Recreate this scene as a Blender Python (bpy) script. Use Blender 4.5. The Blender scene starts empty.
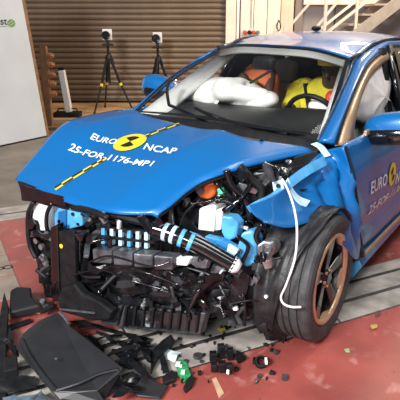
import bpy, bmesh, math, random
from mathutils import Vector, Matrix, noise
R = math.radians
random.seed(7); noise.seed_set(11)
C = bpy.context.scene.collection
SC = bpy.context.scene

# ------------------------------------------------------------------ camera, world, lights, exposure
CAM = Vector((1.78, -2.44, 1.60)); YAW = 34.2; PIT = -18.05; F = 549.0
cd = bpy.data.cameras.new('camera'); cam = bpy.data.objects.new('camera', cd); C.objects.link(cam)
cam.location = CAM; cam.rotation_euler = (R(90 + PIT), 0, R(YAW))
cd.sensor_width = 36; cd.lens = 36 * F / 400; cd.clip_start = .05; cd.clip_end = 200
SC.camera = cam
w = bpy.data.worlds.new('world'); SC.world = w; w.use_nodes = True
w.node_tree.nodes['Background'].inputs[0].default_value = (.80, .86, 1.0, 1)
w.node_tree.nodes['Background'].inputs[1].default_value = .17
ROOM = Matrix.Translation((CAM.x, CAM.y, 0)) @ Matrix.Rotation(R(YAW), 4, 'Z')   # x = right along the back wall, y = depth towards it
def area(name, loc, target, size, power, col, sy=None):
    l = bpy.data.lights.new(name, 'AREA'); l.energy = power; l.color = col; l.size = size
    if sy: l.shape = 'RECTANGLE'; l.size_y = sy
    o = bpy.data.objects.new(name, l); C.objects.link(o); o.location = loc
    o.rotation_euler = (Vector(target) - Vector(loc)).to_track_quat('-Z', 'Y').to_euler()
    return o
area('flood_light', (2.4, 1.2, 5.6), (0, .2, .6), 2.4, 90, (1, .98, .95), 1.2)
area('flood_light', (3.6, -3.6, 4.2), (.3, -.3, .3), 1.2, 40, (1, .97, .93), 1.2)
area('flood_light', (.6, -6.6, 4.4), (0, .6, .8), 1.6, 900, (1, .98, .96), 1.2)
area('camera_flash', (1.60, -2.95, 1.80), (.1, -.2, .6),  .35, 40, (.93, .97, 1))
area('wall_lamp', ROOM @ Vector((3.2, 9.4, 5.4)), ROOM @ Vector((1.9, 11.3, 1.3)), 1.0, 320, (1, .78, .54))
area('wall_lamp', ROOM @ Vector((5.6, 7.6, 6.0)), ROOM @ Vector((-2.8, 10.4, .5)), 1.2, 260, (1, .88, .74))
vs = SC.view_settings
vs.view_transform = 'Standard'; vs.look = 'None'; vs.gamma = 1; vs.use_curve_mapping = False; vs.exposure = 0.0

# ------------------------------------------------------------------ helpers
fw = Vector((-math.sin(R(YAW)) * math.cos(R(PIT)), math.cos(R(YAW)) * math.cos(R(PIT)), math.sin(R(PIT))))
rt = Vector((math.cos(R(YAW)), math.sin(R(YAW)), 0)); up = rt.cross(fw)
def ray(u, v): return fw + rt * ((u - 200) / F) + up * ((200 - v) / F)
def A(u, v, x=None, y=None, z=None):            # point of the place measured off the photograph on a known plane
    d = ray(u, v)
    t = (x - CAM.x) / d.x if x is not None else (y - CAM.y) / d.y if y is not None else (z - CAM.z) / d.z
    return CAM + d * t
def G(u, v, z=0.0): return A(u, v, z=z)
def smooth(a, b, t):
    t = max(0, min(1, (t - a) / (b - a))); return t * t * (3 - 2 * t)
def lerp(a, b, t): return a + (b - a) * t
def spline(pts, n):                              # Catmull-Rom through points
    P = [Vector(p) for p in pts]; out = []
    if len(P) == 2: return [P[0].lerp(P[1], i / n) for i in range(n + 1)]
    for i in range(n + 1):
        s = i / n * (len(P) - 1); k = min(int(s), len(P) - 2); t = s - k
        p0 = P[max(k - 1, 0)]; p1 = P[k]; p2 = P[k + 1]; p3 = P[min(k + 2, len(P) - 1)]
        out.append(.5 * ((2 * p1) + (p2 - p0) * t + (2 * p0 - 5 * p1 + 4 * p2 - p3) * t * t + (3 * p1 - p0 - 3 * p2 + p3) * t ** 3))
    return out

MATS = {}
def mat(name, col, rough=.5, metal=0, var=0, scale=8, bump=0, coat=0, col2=None, spec=None):
    if name in MATS: return MATS[name]
    m = bpy.data.materials.new(name); m.use_nodes = True; N = m.node_tree.nodes; L = m.node_tree.links
    b = N['Principled BSDF']; b.inputs['Roughness'].default_value = rough; b.inputs['Metallic'].default_value = metal
    b.inputs['Base Color'].default_value = (*col, 1)
    if coat: b.inputs['Coat Weight'].default_value = coat; b.inputs['Coat Roughness'].default_value = .04
    if spec is not None: b.inputs['Specular IOR Level'].default_value = spec
    if var or bump or col2:
        tc = N.new('ShaderNodeTexCoord'); nz = N.new('ShaderNodeTexNoise')
        nz.inputs['Scale'].default_value = scale; nz.inputs['Detail'].default_value = 6
        L.new(tc.outputs['Object'], nz.inputs['Vector'])
        rp = N.new('ShaderNodeValToRGB'); rp.color_ramp.elements[0].position = .35; rp.color_ramp.elements[1].position = .65
        c2 = col2 if col2 else tuple(min(1, c * (1 + var)) for c in col)
        c1 = col if col2 else tuple(c * (1 - var) for c in col)
        rp.color_ramp.elements[0].color = (*c1, 1); rp.color_ramp.elements[1].color = (*c2, 1)
        L.new(nz.outputs['Fac'], rp.inputs['Fac']); L.new(rp.outputs['Color'], b.inputs['Base Color'])
        if bump:
            bp = N.new('ShaderNodeBump'); bp.inputs['Strength'].default_value = bump; bp.inputs['Distance'].default_value = .02
            L.new(nz.outputs['Fac'], bp.inputs['Height']); L.new(bp.outputs['Normal'], b.inputs['Normal'])
    MATS[name] = m; return m
PAINT = mat('blue_car_paint', (.0, .134, .41), .38, .1, coat=.7)
PAINT.node_tree.nodes['Principled BSDF'].inputs['Coat IOR'].default_value = 1.45
INNER = mat('light_blue_inner_paint', (.10, .42, .80), .35, .1, var=.25, scale=12)
PRIMER = mat('pale_blue_primer', (.50, .72, .86), .4, var=.2, scale=14)
BLK = mat('black_plastic', (.009, .0095, .011), .5, var=.4, scale=20, bump=.15, spec=.3)
GLOSS = mat('glossy_black_plastic', (.005, .0055, .007), .14, coat=.6)
CRUMP = mat('crumpled_black_plastic', (.006, .0065, .008), .2, bump=.7, scale=16, var=.4)
GREYBLK = mat('dark_grey_plastic', (.040, .042, .048), .36, var=.3, scale=22)
GREYMET = mat('grey_metal', (.34, .35, .37), .32, .8, var=.3, scale=25)
RUB = mat('tyre_rubber', (.045, .046, .049), .62, var=.3, scale=18)
DKMET = mat('dark_metal', (.03, .03, .033), .35, .6)
COPPER = mat('copper_alloy', (.72, .46, .29), .35, .5, var=.12, scale=12)
WHITE = mat('white_plastic', (.80, .81, .82), .45, var=.05)
WHT_TXT = mat('white_vinyl', (.86, .88, .90), .5)
YEL = mat('yellow_vinyl', (.80, .60, .03), .5, var=.08)
BVIN = mat('black_vinyl', (.01, .01, .012), .5)
BAG = mat('airbag_cloth', (.93, .92, .89), .85, var=.06, scale=9, bump=.15)
ORANGE = mat('orange_plastic', (.82, .16, .03), .42, var=.15)
ORCLOTH = mat('orange_cloth', (.85, .22, .09), .85, var=.15)
YCLOTH = mat('yellow_cloth', (.72, .62, .04), .85, var=.2, bump=.2)
GREEN = mat('green_circuit_board', (.03, .30, .10), .4, var=.4, scale=60)
MINT = mat('mint_plastic', (.10, .62, .40), .4)
RED = mat('red_plastic', (.75, .06, .05), .45)
SEATG = mat('grey_seat_cloth', (.44, .45, .46), .9, var=.15)
LGREY = mat('light_grey_trim', (.78, .78, .75), .7, var=.06)
DASH = mat('dashboard_plastic', (.016, .017, .019), .45, var=.3)
TAN = mat('tan_hall_reflection', (.48, .32, .19), .30, .35, var=.15, scale=6)  # tan stands for the warm hall mirrored in the gloss
SKIN = mat('dummy_vinyl', (.09, .055, .04), .6)
CREAM = mat('cream_cladding', (.86, .77, .65), .6, var=.05, scale=3)
PEACH = mat('peach_cladding', (.80, .58, .44), .6, var=.05, scale=3)
SHUT = mat('brown_shutter', (.20, .145, .10), .5, .2, var=.10, scale=3)
SHUTD = mat('shutter_joint', (.09, .062, .042), .6)
GREYW = mat('grey_lilac_panel', (.29, .26, .265), .6, var=.05)
STEEL = mat('painted_stair_steel', (.50, .43, .36), .5, .2, var=.1)
DARKW = mat('dark_opening', (.05, .048, .05), .8)
WOOD = mat('brown_wood', (.25, .13, .06), .6, var=.2, scale=12)
ROSE = mat('copper_tube', (.62, .30, .14), .35, .5, var=.15)
BOARD = mat('white_board', (.60, .63, .66), .55, var=.04, scale=2)
OGREEN = mat('green_print', (.16, .33, .10), .6)
CONC = mat('concrete_slab', (.32, .29, .26), .75, var=.35, scale=6, bump=.15)
CONC2 = mat('beige_concrete', (.30, .24, .19), .75, var=.16, scale=7, bump=.1)
RAIL = mat('dark_steel_rail', (.06, .058, .058), .5, .4, var=.3, scale=20)
FARC = mat('grey_brown_concrete', (.21, .175, .145), .6, var=.22, scale=2.2, bump=.05)
TANF = mat('tan_floor', (.60, .36, .17), .5, var=.12, scale=3)

def red_floor():
    m = mat('red_floor_paint', (.32, .070, .058), .38, var=.2, scale=3, bump=.06)
    N = m.node_tree.nodes; L = m.node_tree.links; b = N['Principled BSDF']
    src = b.inputs['Base Color'].links[0].from_socket
    tc = N.new('ShaderNodeTexCoord')
    for sc, lo, hi, col, k in ((9, .58, .74, (.62, .36, .33, 1), .55), (2.1, .60, .75, (.16, .07, .045, 1), .55), (40, .66, .72, (.10, .06, .06, 1), .8)):
        nz = N.new('ShaderNodeTexNoise'); nz.inputs['Scale'].default_value = sc; nz.inputs['Detail'].default_value = 8
        nz.inputs['Distortion'].default_value = .6
        mp = N.new('ShaderNodeMapping'); mp.inputs['Location'].default_value = (sc, 2.3, 0); mp.inputs['Scale'].default_value = (1, .8, 1)
        L.new(tc.outputs['Object'], mp.inputs['Vector']); L.new(mp.outputs['Vector'], nz.inputs['Vector'])
        rp = N.new('ShaderNodeMapRange'); rp.inputs['From Min'].default_value = lo; rp.inputs['From Max'].default_value = hi; rp.inputs['To Max'].default_value = k
        L.new(nz.outputs['Fac'], rp.inputs['Value'])
        mx = N.new('ShaderNodeMix'); mx.data_type = 'RGBA'
        L.new(rp.outputs['Result'], mx.inputs[0]); L.new(src, mx.inputs[6]); mx.inputs[7].default_value = col
        src = mx.outputs[2]
    L.new(src, b.inputs['Base Color']); return m
REDF = red_floor()
def glass_mat():
    m = bpy.data.materials.new('windscreen_glass'); m.use_nodes = True; N = m.node_tree.nodes; L = m.node_tree.links
    N.remove(N['Principled BSDF']); t = N.new('ShaderNodeBsdfTransparent'); t.inputs[0].default_value = (.98, .99, .985, 1)
    g = N.new('ShaderNodeBsdfGlossy'); g.inputs['Roughness'].default_value = .03
    f = N.new('ShaderNodeFresnel'); f.inputs['IOR'].default_value = 1.33; mx = N.new('ShaderNodeMixShader')
    L.new(f.outputs[0], mx.inputs[0]); L.new(t.outputs[0], mx.inputs[1]); L.new(g.outputs[0], mx.inputs[2])
    L.new(mx.outputs[0], N['Material Output'].inputs[0]); return m
GLASS = glass_mat()

TINT = mat('tinted_glass', (.012, .013, .014), .08)
class MB:
    def __init__(s): s.v = []; s.f = []
    def add(s, vs, fs):
        o = len(s.v); s.v += [Vector(p) for p in vs]; s.f += [tuple(i + o for i in f) for f in fs]; return s
    def box(s, c, size, rot=None):
        c = Vector(c); hx, hy, hz = [k / 2 for k in size]; M = rot if rot else Matrix.Identity(3)
        vs = [c + M @ Vector((x * hx, y * hy, z * hz)) for x in (-1, 1) for y in (-1, 1) for z in (-1, 1)]
        return s.add(vs, [(0, 1, 3, 2), (4, 6, 7, 5), (0, 4, 5, 1), (2, 3, 7, 6), (0, 2, 6, 4), (1, 5, 7, 3)])
    def bar(s, a, b, wd, ht, upv=(0, 0, 1)):
        a = Vector(a); b = Vector(b); d = (b - a); l = d.length; d.normalize(); u = Vector(upv)
        if abs(d.dot(u)) > .98: u = Vector((1, 0, 0))
        sd = d.cross(u).normalized(); u = sd.cross(d)
        M = Matrix((sd, d, u)).transposed(); return s.box((a + b) / 2, (wd, l, ht), M)
    def prism(s, poly, vec):
        n = len(poly); vec = Vector(vec); P = [Vector(p) for p in poly]
        return s.add(P + [p + vec for p in P], [tuple(range(n)), tuple(range(2 * n - 1, n - 1, -1))] + [(i, (i + 1) % n, n + (i + 1) % n, n + i)[::-1] for i in range(n)])
    def grid(s, rows):
        m = len(rows[0]); n = len(rows)
        return s.add([p for r in rows for p in r], [(i * m + j, i * m + j + 1, (i + 1) * m + j + 1, (i + 1) * m + j) for i in range(n - 1) for j in range(m - 1)])
    def tube(s, path, r, n=8, flat=1.0):
        P = [Vector(p) for p in path]; rings = []; u = None
        for i, p in enumerate(P):
            d = (P[min(i + 1, len(P) - 1)] - P[max(i - 1, 0)]).normalized()
            if u is None: u = d.cross(Vector((0, 0, 1)) if abs(d.z) < .9 else Vector((1, 0, 0))).normalized()
            u = (u - d * u.dot(d)).normalized(); b = d.cross(u)
            rr = r[i] if isinstance(r, (list, tuple)) else r
            rings.append([p + (u * math.cos(k / n * 2 * math.pi) + b * math.sin(k / n * 2 * math.pi) * flat) * rr for k in range(n)])
        m = len(rings); vs = [q for g in rings for q in g]
        fs = [(i * n + k, i * n + (k + 1) % n, (i + 1) * n + (k + 1) % n, (i + 1) * n + k) for i in range(m - 1) for k in range(n)]
        return s.add(vs, fs + [tuple(range(n))[::-1], tuple(range((m - 1) * n, m * n))])
    def lathe(s, c, axis, prof, n=32, close=False, a0=0, a1=2 * math.pi):
        c = Vector(c); ax = Vector(axis).normalized(); u = ax.cross(Vector((0, 0, 1)) if abs(ax.z) < .9 else Vector((1, 0, 0))).normalized(); b = ax.cross(u)
        vs = []; m = len(prof)
        for k in range(n):
            a = a0 + (a1 - a0) * k / n
            for r, h in prof: vs.append(c + ax * h + (u * math.cos(a) + b * math.sin(a)) * r)
        fs = [(k * m + j, k * m + j + 1, ((k + 1) % n) * m + j + 1, ((k + 1) % n) * m + j) for k in range(n) for j in range(m - 1 if not close else m - 1)]
        if close: fs += [(k * m + m - 1, k * m, ((k + 1) % n) * m, ((k + 1) % n) * m + m - 1) for k in range(n)]
        return s.add(vs, fs)
    def disc(s, c, axis, r, t, n=20): return s.lathe(c, axis, [(0.0005, 0), (r, 0), (r, t), (.0005, t)], n)
    def ball(s, c, rad, n=20, m=12, amp=0, freq=6, rot=None, sq=1.0):
        c = Vector(c); M = rot if rot else Matrix.Identity(3); vs = []
        def pw(a): return math.copysign(abs(a) ** sq, a)
        for i in range(m + 1):
            t = math.pi * i / m
            for k in range(n):
                a = 2 * math.pi * k / n
                p = Vector((pw(math.sin(t)) * pw(math.cos(a)) * rad[0], pw(math.sin(t)) * pw(math.sin(a)) * rad[1], pw(math.cos(t)) * rad[2]))
                if amp and 0 < i < m: p *= 1 + amp * noise.noise((c + p) * freq)
                vs.append(c + M @ p)
        return s.add(vs, [(i * n + k, (i + 1) * n + k, (i + 1) * n + (k + 1) % n, i * n + (k + 1) % n) for i in range(m) for k in range(n)])
    def build(s, name, m, parent=None, sm=False, bevel=0, solid=0, sub=0, X=None, off=-1):
        me = bpy.data.meshes.new(name); me.from_pydata([tuple(X @ p) if X else tuple(p) for p in s.v], [], s.f)
        bm = bmesh.new(); bm.from_mesh(me); bmesh.ops.remove_doubles(bm, verts=bm.verts, dist=1e-5)
        bmesh.ops.recalc_face_normals(bm, faces=bm.faces); bm.to_mesh(me); bm.free()
        me.materials.append(m); o = bpy.data.objects.new(name, me); C.objects.link(o)
        if sm:
            for p in me.polygons: p.use_smooth = True
        if solid: k = o.modifiers.new('solid', 'SOLIDIFY'); k.thickness = solid; k.offset = off
        if bevel: k = o.modifiers.new('bevel', 'BEVEL'); k.width = bevel; k.segments = 2; k.limit_method = 'ANGLE'
        if sub: k = o.modifiers.new('sub', 'SUBSURF'); k.levels = sub; k.render_levels = sub
        if parent: 
            o.parent = parent
            if tuple(parent.location) != (0, 0, 0) or parent.type == 'EMPTY': o.matrix_parent_inverse = parent.matrix_basis.inverted()
        return o
def tag(o, label=None, cat=None, group=None, kind=None):
    if label: o['label'] = label
    if cat: o['category'] = cat
    if group: o['group'] = group
    if kind: o['kind'] = kind
    return o
def empty(name, loc=(0, 0, 0)):
    o = bpy.data.objects.new(name, None); C.objects.link(o); o.location = loc; o.empty_display_size = .1; return o
def text_part(name, s, mapfn, m, parent, bold=.012):
    cu = bpy.data.curves.new(name, 'FONT'); cu.body = s; cu.size = 1; cu.offset = bold; cu.resolution_u = 3
    t = bpy.data.objects.new(name, cu); C.objects.link(t); bpy.context.view_layer.update()
    me = bpy.data.meshes.new_from_object(t.evaluated_get(bpy.context.evaluated_depsgraph_get()))
    bpy.data.objects.remove(t)
    xs = [v.co.x for v in me.vertices]; x0, x1 = min(xs), max(xs)
    bm = bmesh.new(); bm.from_mesh(me)
    for v in bm.verts: v.co = mapfn((v.co.x - x0) / (x1 - x0), v.co.y)
    bm.to_mesh(me); bm.free(); me.materials.clear(); me.materials.append(m)
    o = bpy.data.objects.new(name, me); C.objects.link(o)
    if parent: o.parent = parent
    return o
def crumple(p, amp, freq, seed=0):
    q = p * freq + Vector((seed * 3.1, seed * 1.7, seed)); return p + noise.noise_vector(q) * amp
def coons(bottom, top, left, right):   # lists of Vector: bottom/top same length, left/right same length
    n = len(bottom) - 1; m = len(left) - 1; rows = []
    for j in range(m + 1):
        t = j / m; r = []
        for i in range(n + 1):
            s = i / n
            r.append((1 - t) * bottom[i] + t * top[i] + (1 - s) * left[j] + s * right[j]
                     - ((1 - s) * (1 - t) * bottom[0] + s * (1 - t) * bottom[-1] + (1 - s) * t * top[0] + s * t * top[-1]))
        rows.append(r)
    return rows

# ------------------------------------------------------------------ floor with slabs and rails
floor = MB().add([(-14, -8, 0), (12, -8, 0), (12, 16, 0), (-14, 16, 0)], [(0, 1, 2, 3)]).build('floor', FARC); tag(floor, kind='structure')
TH = R(61); RA = Vector((math.cos(TH), math.sin(TH), 0)); RB = Vector((-math.sin(TH), math.cos(TH), 0))
def fp(a, b, z=0): return RA * a + RB * b + Vector((0, 0, z))
def slab(name, a0, a1, b0, b1, z1, m, bevel=.004):
    mb = MB().prism([fp(a0, b0, .0), fp(a1, b0, .0), fp(a1, b1, .0), fp(a0, b1, .0)], (0, 0, z1))
    return mb.build(name, m, floor, bevel=bevel)
slab('painted_zone', -9, 6.5, -6, 1.86, .003, REDF, 0)
for b0, b1 in ((-.685, -.53), (-.495, -.345), (-.31, -.20)):
    a = -3.2
    while a < 4.0:
        l = 1.15 + .35 * random.random(); slab('concrete_slab', a + .006, a + l - .006, b0, b1, .010, CONC); a += l
slab('rail_bed', -3.25, 4.45, -.695, -.19, .0045, RAIL, 0)
for b0, b1 in ((-.53, -.495), (-.345, -.31)):
    slab('steel_rail', -3.2, 4.4, b0 + .004, b1 - .004, .006, RAIL, 0)
for k in range(4):
    for j in range(2): slab('beige_slab', -1.75 + j * .45, -1.32 + j * .445, .42 + k * .36, .765 + k * .36, .008, CONC2)
for b0, b1 in ((1.88, 2.02), (2.06, 2.22)):
    for k in range(6): slab('concrete_slab', -2.6 + k * .8, -1.81 + k * .8, b0, b1, .008, CONC)
slab('steel_rail', -2.6, 2.2, 2.024, 2.056, .005, RAIL, 0)
c = A(3, 268, z=.0085)
mk = MB().lathe(c - RA * .02, (0, 0, 1), [(.018, 0), (.028, 0), (.028, .0008), (.018, .0008)], 20, True).lathe(c + RA * .03, (0, 0, 1), [(.022, 0), (.033, 0), (.033, .0008), (.022, .0008)], 20, True)
mk.build('painted_number', BVIN, floor)

# ------------------------------------------------------------------ back wall, shutter, cladding
def rb(c, size): return MB().box(c, size)
WD = 11.34
wall = rb((0, WD + .35, 3), (18, .2, 6)).build('wall_back', GREYW, X=ROOM); tag(wall, kind='structure')
rb((-2.6, WD - .95, .004), (6.4, 2.2, .008)).build('tan_apron', TANF, floor, X=ROOM)  # tan stretch of floor in front of the shutter
shutter = empty('door_1', ROOM @ Vector((-2.5, WD, 0))); tag(shutter, kind='structure')
prof = [(0, 0), (-.012, .010), (-.030, .028), (-.036, .052), (-.030, .076), (-.012, .092), (0, .100)]
sl = None
for k in range(44):
    if sl is None:
        mb = MB(); mb.grid([[Vector((-6.2 + 6.69 * i, WD + d, .062 + h)) for d, h in prof] for i in (0, 1)])
        sl = mb.build('slat', SHUT, shutter, solid=.006, X=ROOM); o = sl
    else:
        o = sl.copy(); C.objects.link(o); o.location = (0, 0, .104 * k)
rb((-2.9, WD + .03, 2.35), (6.7, .02, 4.6)).build('backing_sheet', SHUTD, shutter, X=ROOM)
rb((-2.9, WD - .02, .075), (6.7, .07, .05)).build('bottom_rail', SHUTD, shutter, X=ROOM)
g = MB().box((.60, WD - .02, 2.3), (.20, .16, 4.6)); g.build('guide_post', CREAM, wall, X=ROOM, bevel=.01)
rb((.745, WD, 2.3), (.05, .06, 4.6)).build('guide_strip', LGREY, wall, X=ROOM)
for k in range(4):
    rb((.92 + k * .262, WD + .03, 2.3), (.250, .10, 4.6)).build('cladding_panel', CREAM if k < 3 else PEACH, wall, X=ROOM, bevel=.012)
rb((1.93, WD + .05, 2.3), (.16, .2, 4.6)).build('wall_column', mat('brown_grey_paint', (.22, .18, .16), .6), wall, X=ROOM, bevel=.01)
for k in range(6):
    rb((2.32 + k * .68, WD + .12, 1.15), (.66, .08, 2.28)).build('wall_panel', GREYW, wall, X=ROOM, bevel=.01)
rb((4.0, WD + .05, 2.05), (4.0, .3, .30)).build('landing_edge', CREAM, wall, X=ROOM, bevel=.01)
for k in range(7): rb((7.2 + k * .9, WD + .15, 2.3), (.88, .1, 4.6)).build('cladding_panel', CREAM, wall, X=ROOM)
# outlet rail with connectors on the cladding
orl = empty('outlet_rail', ROOM @ Vector((.98, WD - .05, 1.24)))
rb((1.00, WD - .06, 1.25), (.40, .07, .035)).build('rail', WOOD, orl, X=ROOM)
for i, (dx, m_) in enumerate(((-.12, RED), (-.03, BLK), (.05, RED), (.13, GREYMET))):
    MB().lathe((1.0 + dx, WD - .05, 1.39), (0, -1, 0), [(.001, 0), (.04, 0), (.04, .06), (.025, .08), (.001, .08)], 14).build('socket', m_, orl, X=ROOM)
rb((1.0, WD - .04, 1.39), (.38, .03, .12)).build('back_plate', LGREY, orl, X=ROOM)
MB().tube([(1.02, WD - .04, 1.45), (1.02, WD - .04, 4.5)], .015).build('conduit', LGREY, orl, X=ROOM)
tag(orl, 'small rail of red and black sockets on the cream cladding', 'socket rail')
hk = empty('wall_hook', ROOM @ Vector((1.54, WD - .06, 1.5)))
MB().tube(spline([(1.54, WD - .05, 1.62), (1.50, WD - .07, 1.5), (1.54, WD - .07, 1.42), (1.58, WD - .07, 1.5), (1.54, WD - .05, 1.62)], 16), .010, 6).build('loop', DKMET, hk, X=ROOM)
rb((1.54, WD - .04, 1.40), (.10, .04, .05)).build('mounting_plate', LGREY, hk, X=ROOM)
tag(hk, 'small wire loop hook on the peach cladding panel', 'hook')
# ------------------------------------------------------------------ staircase
st = empty('staircase', ROOM @ Vector((3.2, 10.6, 0))); SD = 10.3
def sp(u, v, d=SD):
    q = ROOM.inverted() @ CAM; dr = ROOM.to_3x3().inverted() @ ray(u, v); t = d / dr.y
    return Vector((q.x + dr.x * t, d, CAM.z + dr.z * t))
s0 = sp(352, 38); s1 = sp(396, 4); dv = (s1 - s0) / (s1.x - s0.x)
lo = s0 - dv * (s0.z / dv.z)
for d in (SD, SD + .85): MB().bar(lo + Vector((0, d - SD, 0)), s1 + dv * 1.6 + Vector((0, d - SD, 0)), .05, .20).build('stringer', STEEL, st, X=ROOM)
k = 0
while lo.z + .17 * k < 3.2:
    z = .17 * k + .06; x = lo.x + (z / dv.z); MB().box((x - .06, SD + .42, z + .12), (.30, .84, .035)).build('tread', STEEL, st, X=ROOM); k += 1
r0 = sp(328, 32); r1 = sp(368, 0)
MB().bar(r0 - dv * .9, r1 + dv * 1.8, .035, .045).build('handrail', CREAM, st, X=ROOM)
MB().bar(r0 - dv * .9 + Vector((0, .9, 0)), r1 + dv * 1.8 + Vector((0, .9, 0)), .035, .045).build('handrail', CREAM, st, X=ROOM)
for uu, vv in ((355, 32),):
    q = sp(uu, vv); 
    for dx in (0, .62, 1.24): MB().bar((q.x + dx, SD, max(0, (q.x + dx - lo.x) * dv.z)), (q.x + dx, SD, max(0, (q.x + dx - lo.x) * dv.z) + .86), .045, .045).build('post', CREAM, st, X=ROOM)
tag(st, 'open steel staircase with pale handrails and slatted treads against the grey wall', 'staircase')
br = empty('guard_rail', ROOM @ Vector((2.3, 9.9, 0))); 
b0 = sp(284, 33, 9.9); b1 = sp(314, -2, 9.9); db = (b1 - b0)
MB().bar(b0 - db * .4, b1 + db * .5, .035, .04).build('sloped_rail', CREAM, br, X=ROOM)
b2 = sp(312, 33, 9.9); b3 = sp(340, -2, 9.9)
MB().bar(b2 - db * .3, b3 + db * .5, .035, .04).build('sloped_rail', CREAM, br, X=ROOM)
q = sp(325, 20, 9.9); MB().bar((q.x, 9.9, 0), (q.x, 9.9, 2.6), .05, .05).build('post', CREAM, br, X=ROOM)
q = sp(285, 20, 9.9); MB().bar((q.x, 9.9, 0), (q.x, 9.9, 1.55), .04, .04).build('post', CREAM, br, X=ROOM)
tag(br, 'pale sloping guard rail with upright post standing before the staircase', 'guard rail')

# ------------------------------------------------------------------ white board at the left with printed emblem
P0 = G(0, 147); P1 = G(47, 137); dpan = (P1 - P0); dpan.normalize(); npan = Vector((dpan.y, -dpan.x, 0))
bd = empty('display_board', P0); LEAN = Vector((0, 0, 1)) - dpan * .115
q0 = P0 - dpan * 1.6; q1 = P1
MB().prism([q0 + Vector((0, 0, .02)), q1 + Vector((0, 0, .02)), q1 + LEAN * 2.5, q0 + LEAN * 2.5], -npan * .06).build('panel', BOARD, bd, bevel=.004)
MB().prism([q1 + dpan * .003, q1 + dpan * .05, q1 + dpan * .05 - npan * .09, q1 + dpan * .003 - npan * .09], LEAN * 2.52).build('edge_post', WOOD, bd)
MB().prism([q0 + npan * .001, q1 + npan * .001, q1 - npan * .062, q0 - npan * .062], (0, 0, .02)).build('base_strip', DKMET, bd)
def onboard(u, v, o=.004):
    d = ray(u, v); t = (P0 - CAM).dot(npan) / d.dot(npan); return CAM + d * t + npan * o
bo = onboard(-7.5, 24.6); bx = onboard(7.2, 24.6); sx = (bx - bo)
text_part('board_lettering', 'test', lambda tx, ty: bo + sx * tx + Vector((0, 0, ty * .125)), BVIN, bd).matrix_parent_inverse = bd.matrix_basis.inverted()
ce = onboard(11.2, 23.2, .004)
for j, (rr, h0, h1) in enumerate(((1, -.95, -.35), (1, -.22, .28), (1, .42, .95))):
    pts = []
    for s_ in range(9):
        h = lerp(h0, h1, s_ / 8); pts.append((math.sqrt(max(0, 1 - h * h)), h))
    for s_ in range(9):
        h = lerp(h1, h0, s_ / 8); pts.append((-math.sqrt(max(0, 1 - h * h)), h))
    cs, sn = math.cos(.6), math.sin(.6)
    MB().prism([ce + dpan * (.062 * (a * cs - b * sn)) + Vector((0, 0, .05 * (a * sn + b * cs))) for a, b in pts], npan * .001).build('emblem_stripe', OGREEN, bd)
la = onboard(-6, 26.3); lb = onboard(7, 26.3)
MB().bar(la, lb, .002, .008).build('underline', mat('grey_print', (.3, .34, .36), .6), bd)
tag(bd, 'tall white display board with green striped emblem and wooden edge', 'board')

# rack of copper coloured tubes behind the board
rk0 = G(50, 128); rk = empty('tube_rack', rk0)
MB().box(rk0 + Vector((0, 0, .62)), (.10, .10, 1.24), Matrix.Rotation(R(YAW), 3, 'Z')).build('post', WOOD, rk)
MB().box(rk0 + Vector((0, 0, .02)), (.36, .36, .04), Matrix.Rotation(R(YAW), 3, 'Z')).build('base', WOOD, rk)
pd = (rk0 - CAM); 
for v in (56, 65, 75, 84, 94):
    zz = A(50, v, y=rk0.y).z
    MB().lathe(rk0 + Vector((0, 0, zz)) - rt * .10, rt, [(.001, 0), (.035, 0), (.035, .17), (.045, .17), (.045, .22), (.03, .22), (.03, .25), (.001, .25)], 14).build('tube', ROSE, rk, sm=False)
tag(rk, 'wooden post rack of short copper coloured tubes beside the white board', 'rack')

# standing tube lamp
lp0 = G(68, 117); lp = empty('tube_lamp', lp0); RM = Matrix.Rotation(R(YAW), 3, 'Z')
MB().box(lp0 + Vector((0, 0, .045)), (.46, .24, .09), RM).build('base', BLK, lp, bevel=.01)
MB().bar(lp0 + rt * .03 + Vector((0, 0, .09)), lp0 - rt * .05 + Vector((0, 0, .80)), .13, .10, upv=rt).build('lamp_body', WHITE, lp, bevel=.01)
MB().bar(lp0 - rt * .05 + Vector((0, 0, .80)), lp0 - rt * .055 + Vector((0, 0, .85)), .10, .09, upv=rt).build('cap', BLK, lp, bevel=.01)
for s_ in (-1, 1): MB().tube([lp0 + rt * .18 * s_ + Vector((0, 0, .09)), lp0 + rt * .15 * s_ + Vector((0, 0, .15)), lp0 + rt * .06 * s_ + Vector((0, 0, .15))], .012, 6).build('clamp', BLK, lp)
tag(lp, 'white upright tube lamp on a flat black base before the shutter', 'lamp')

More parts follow.
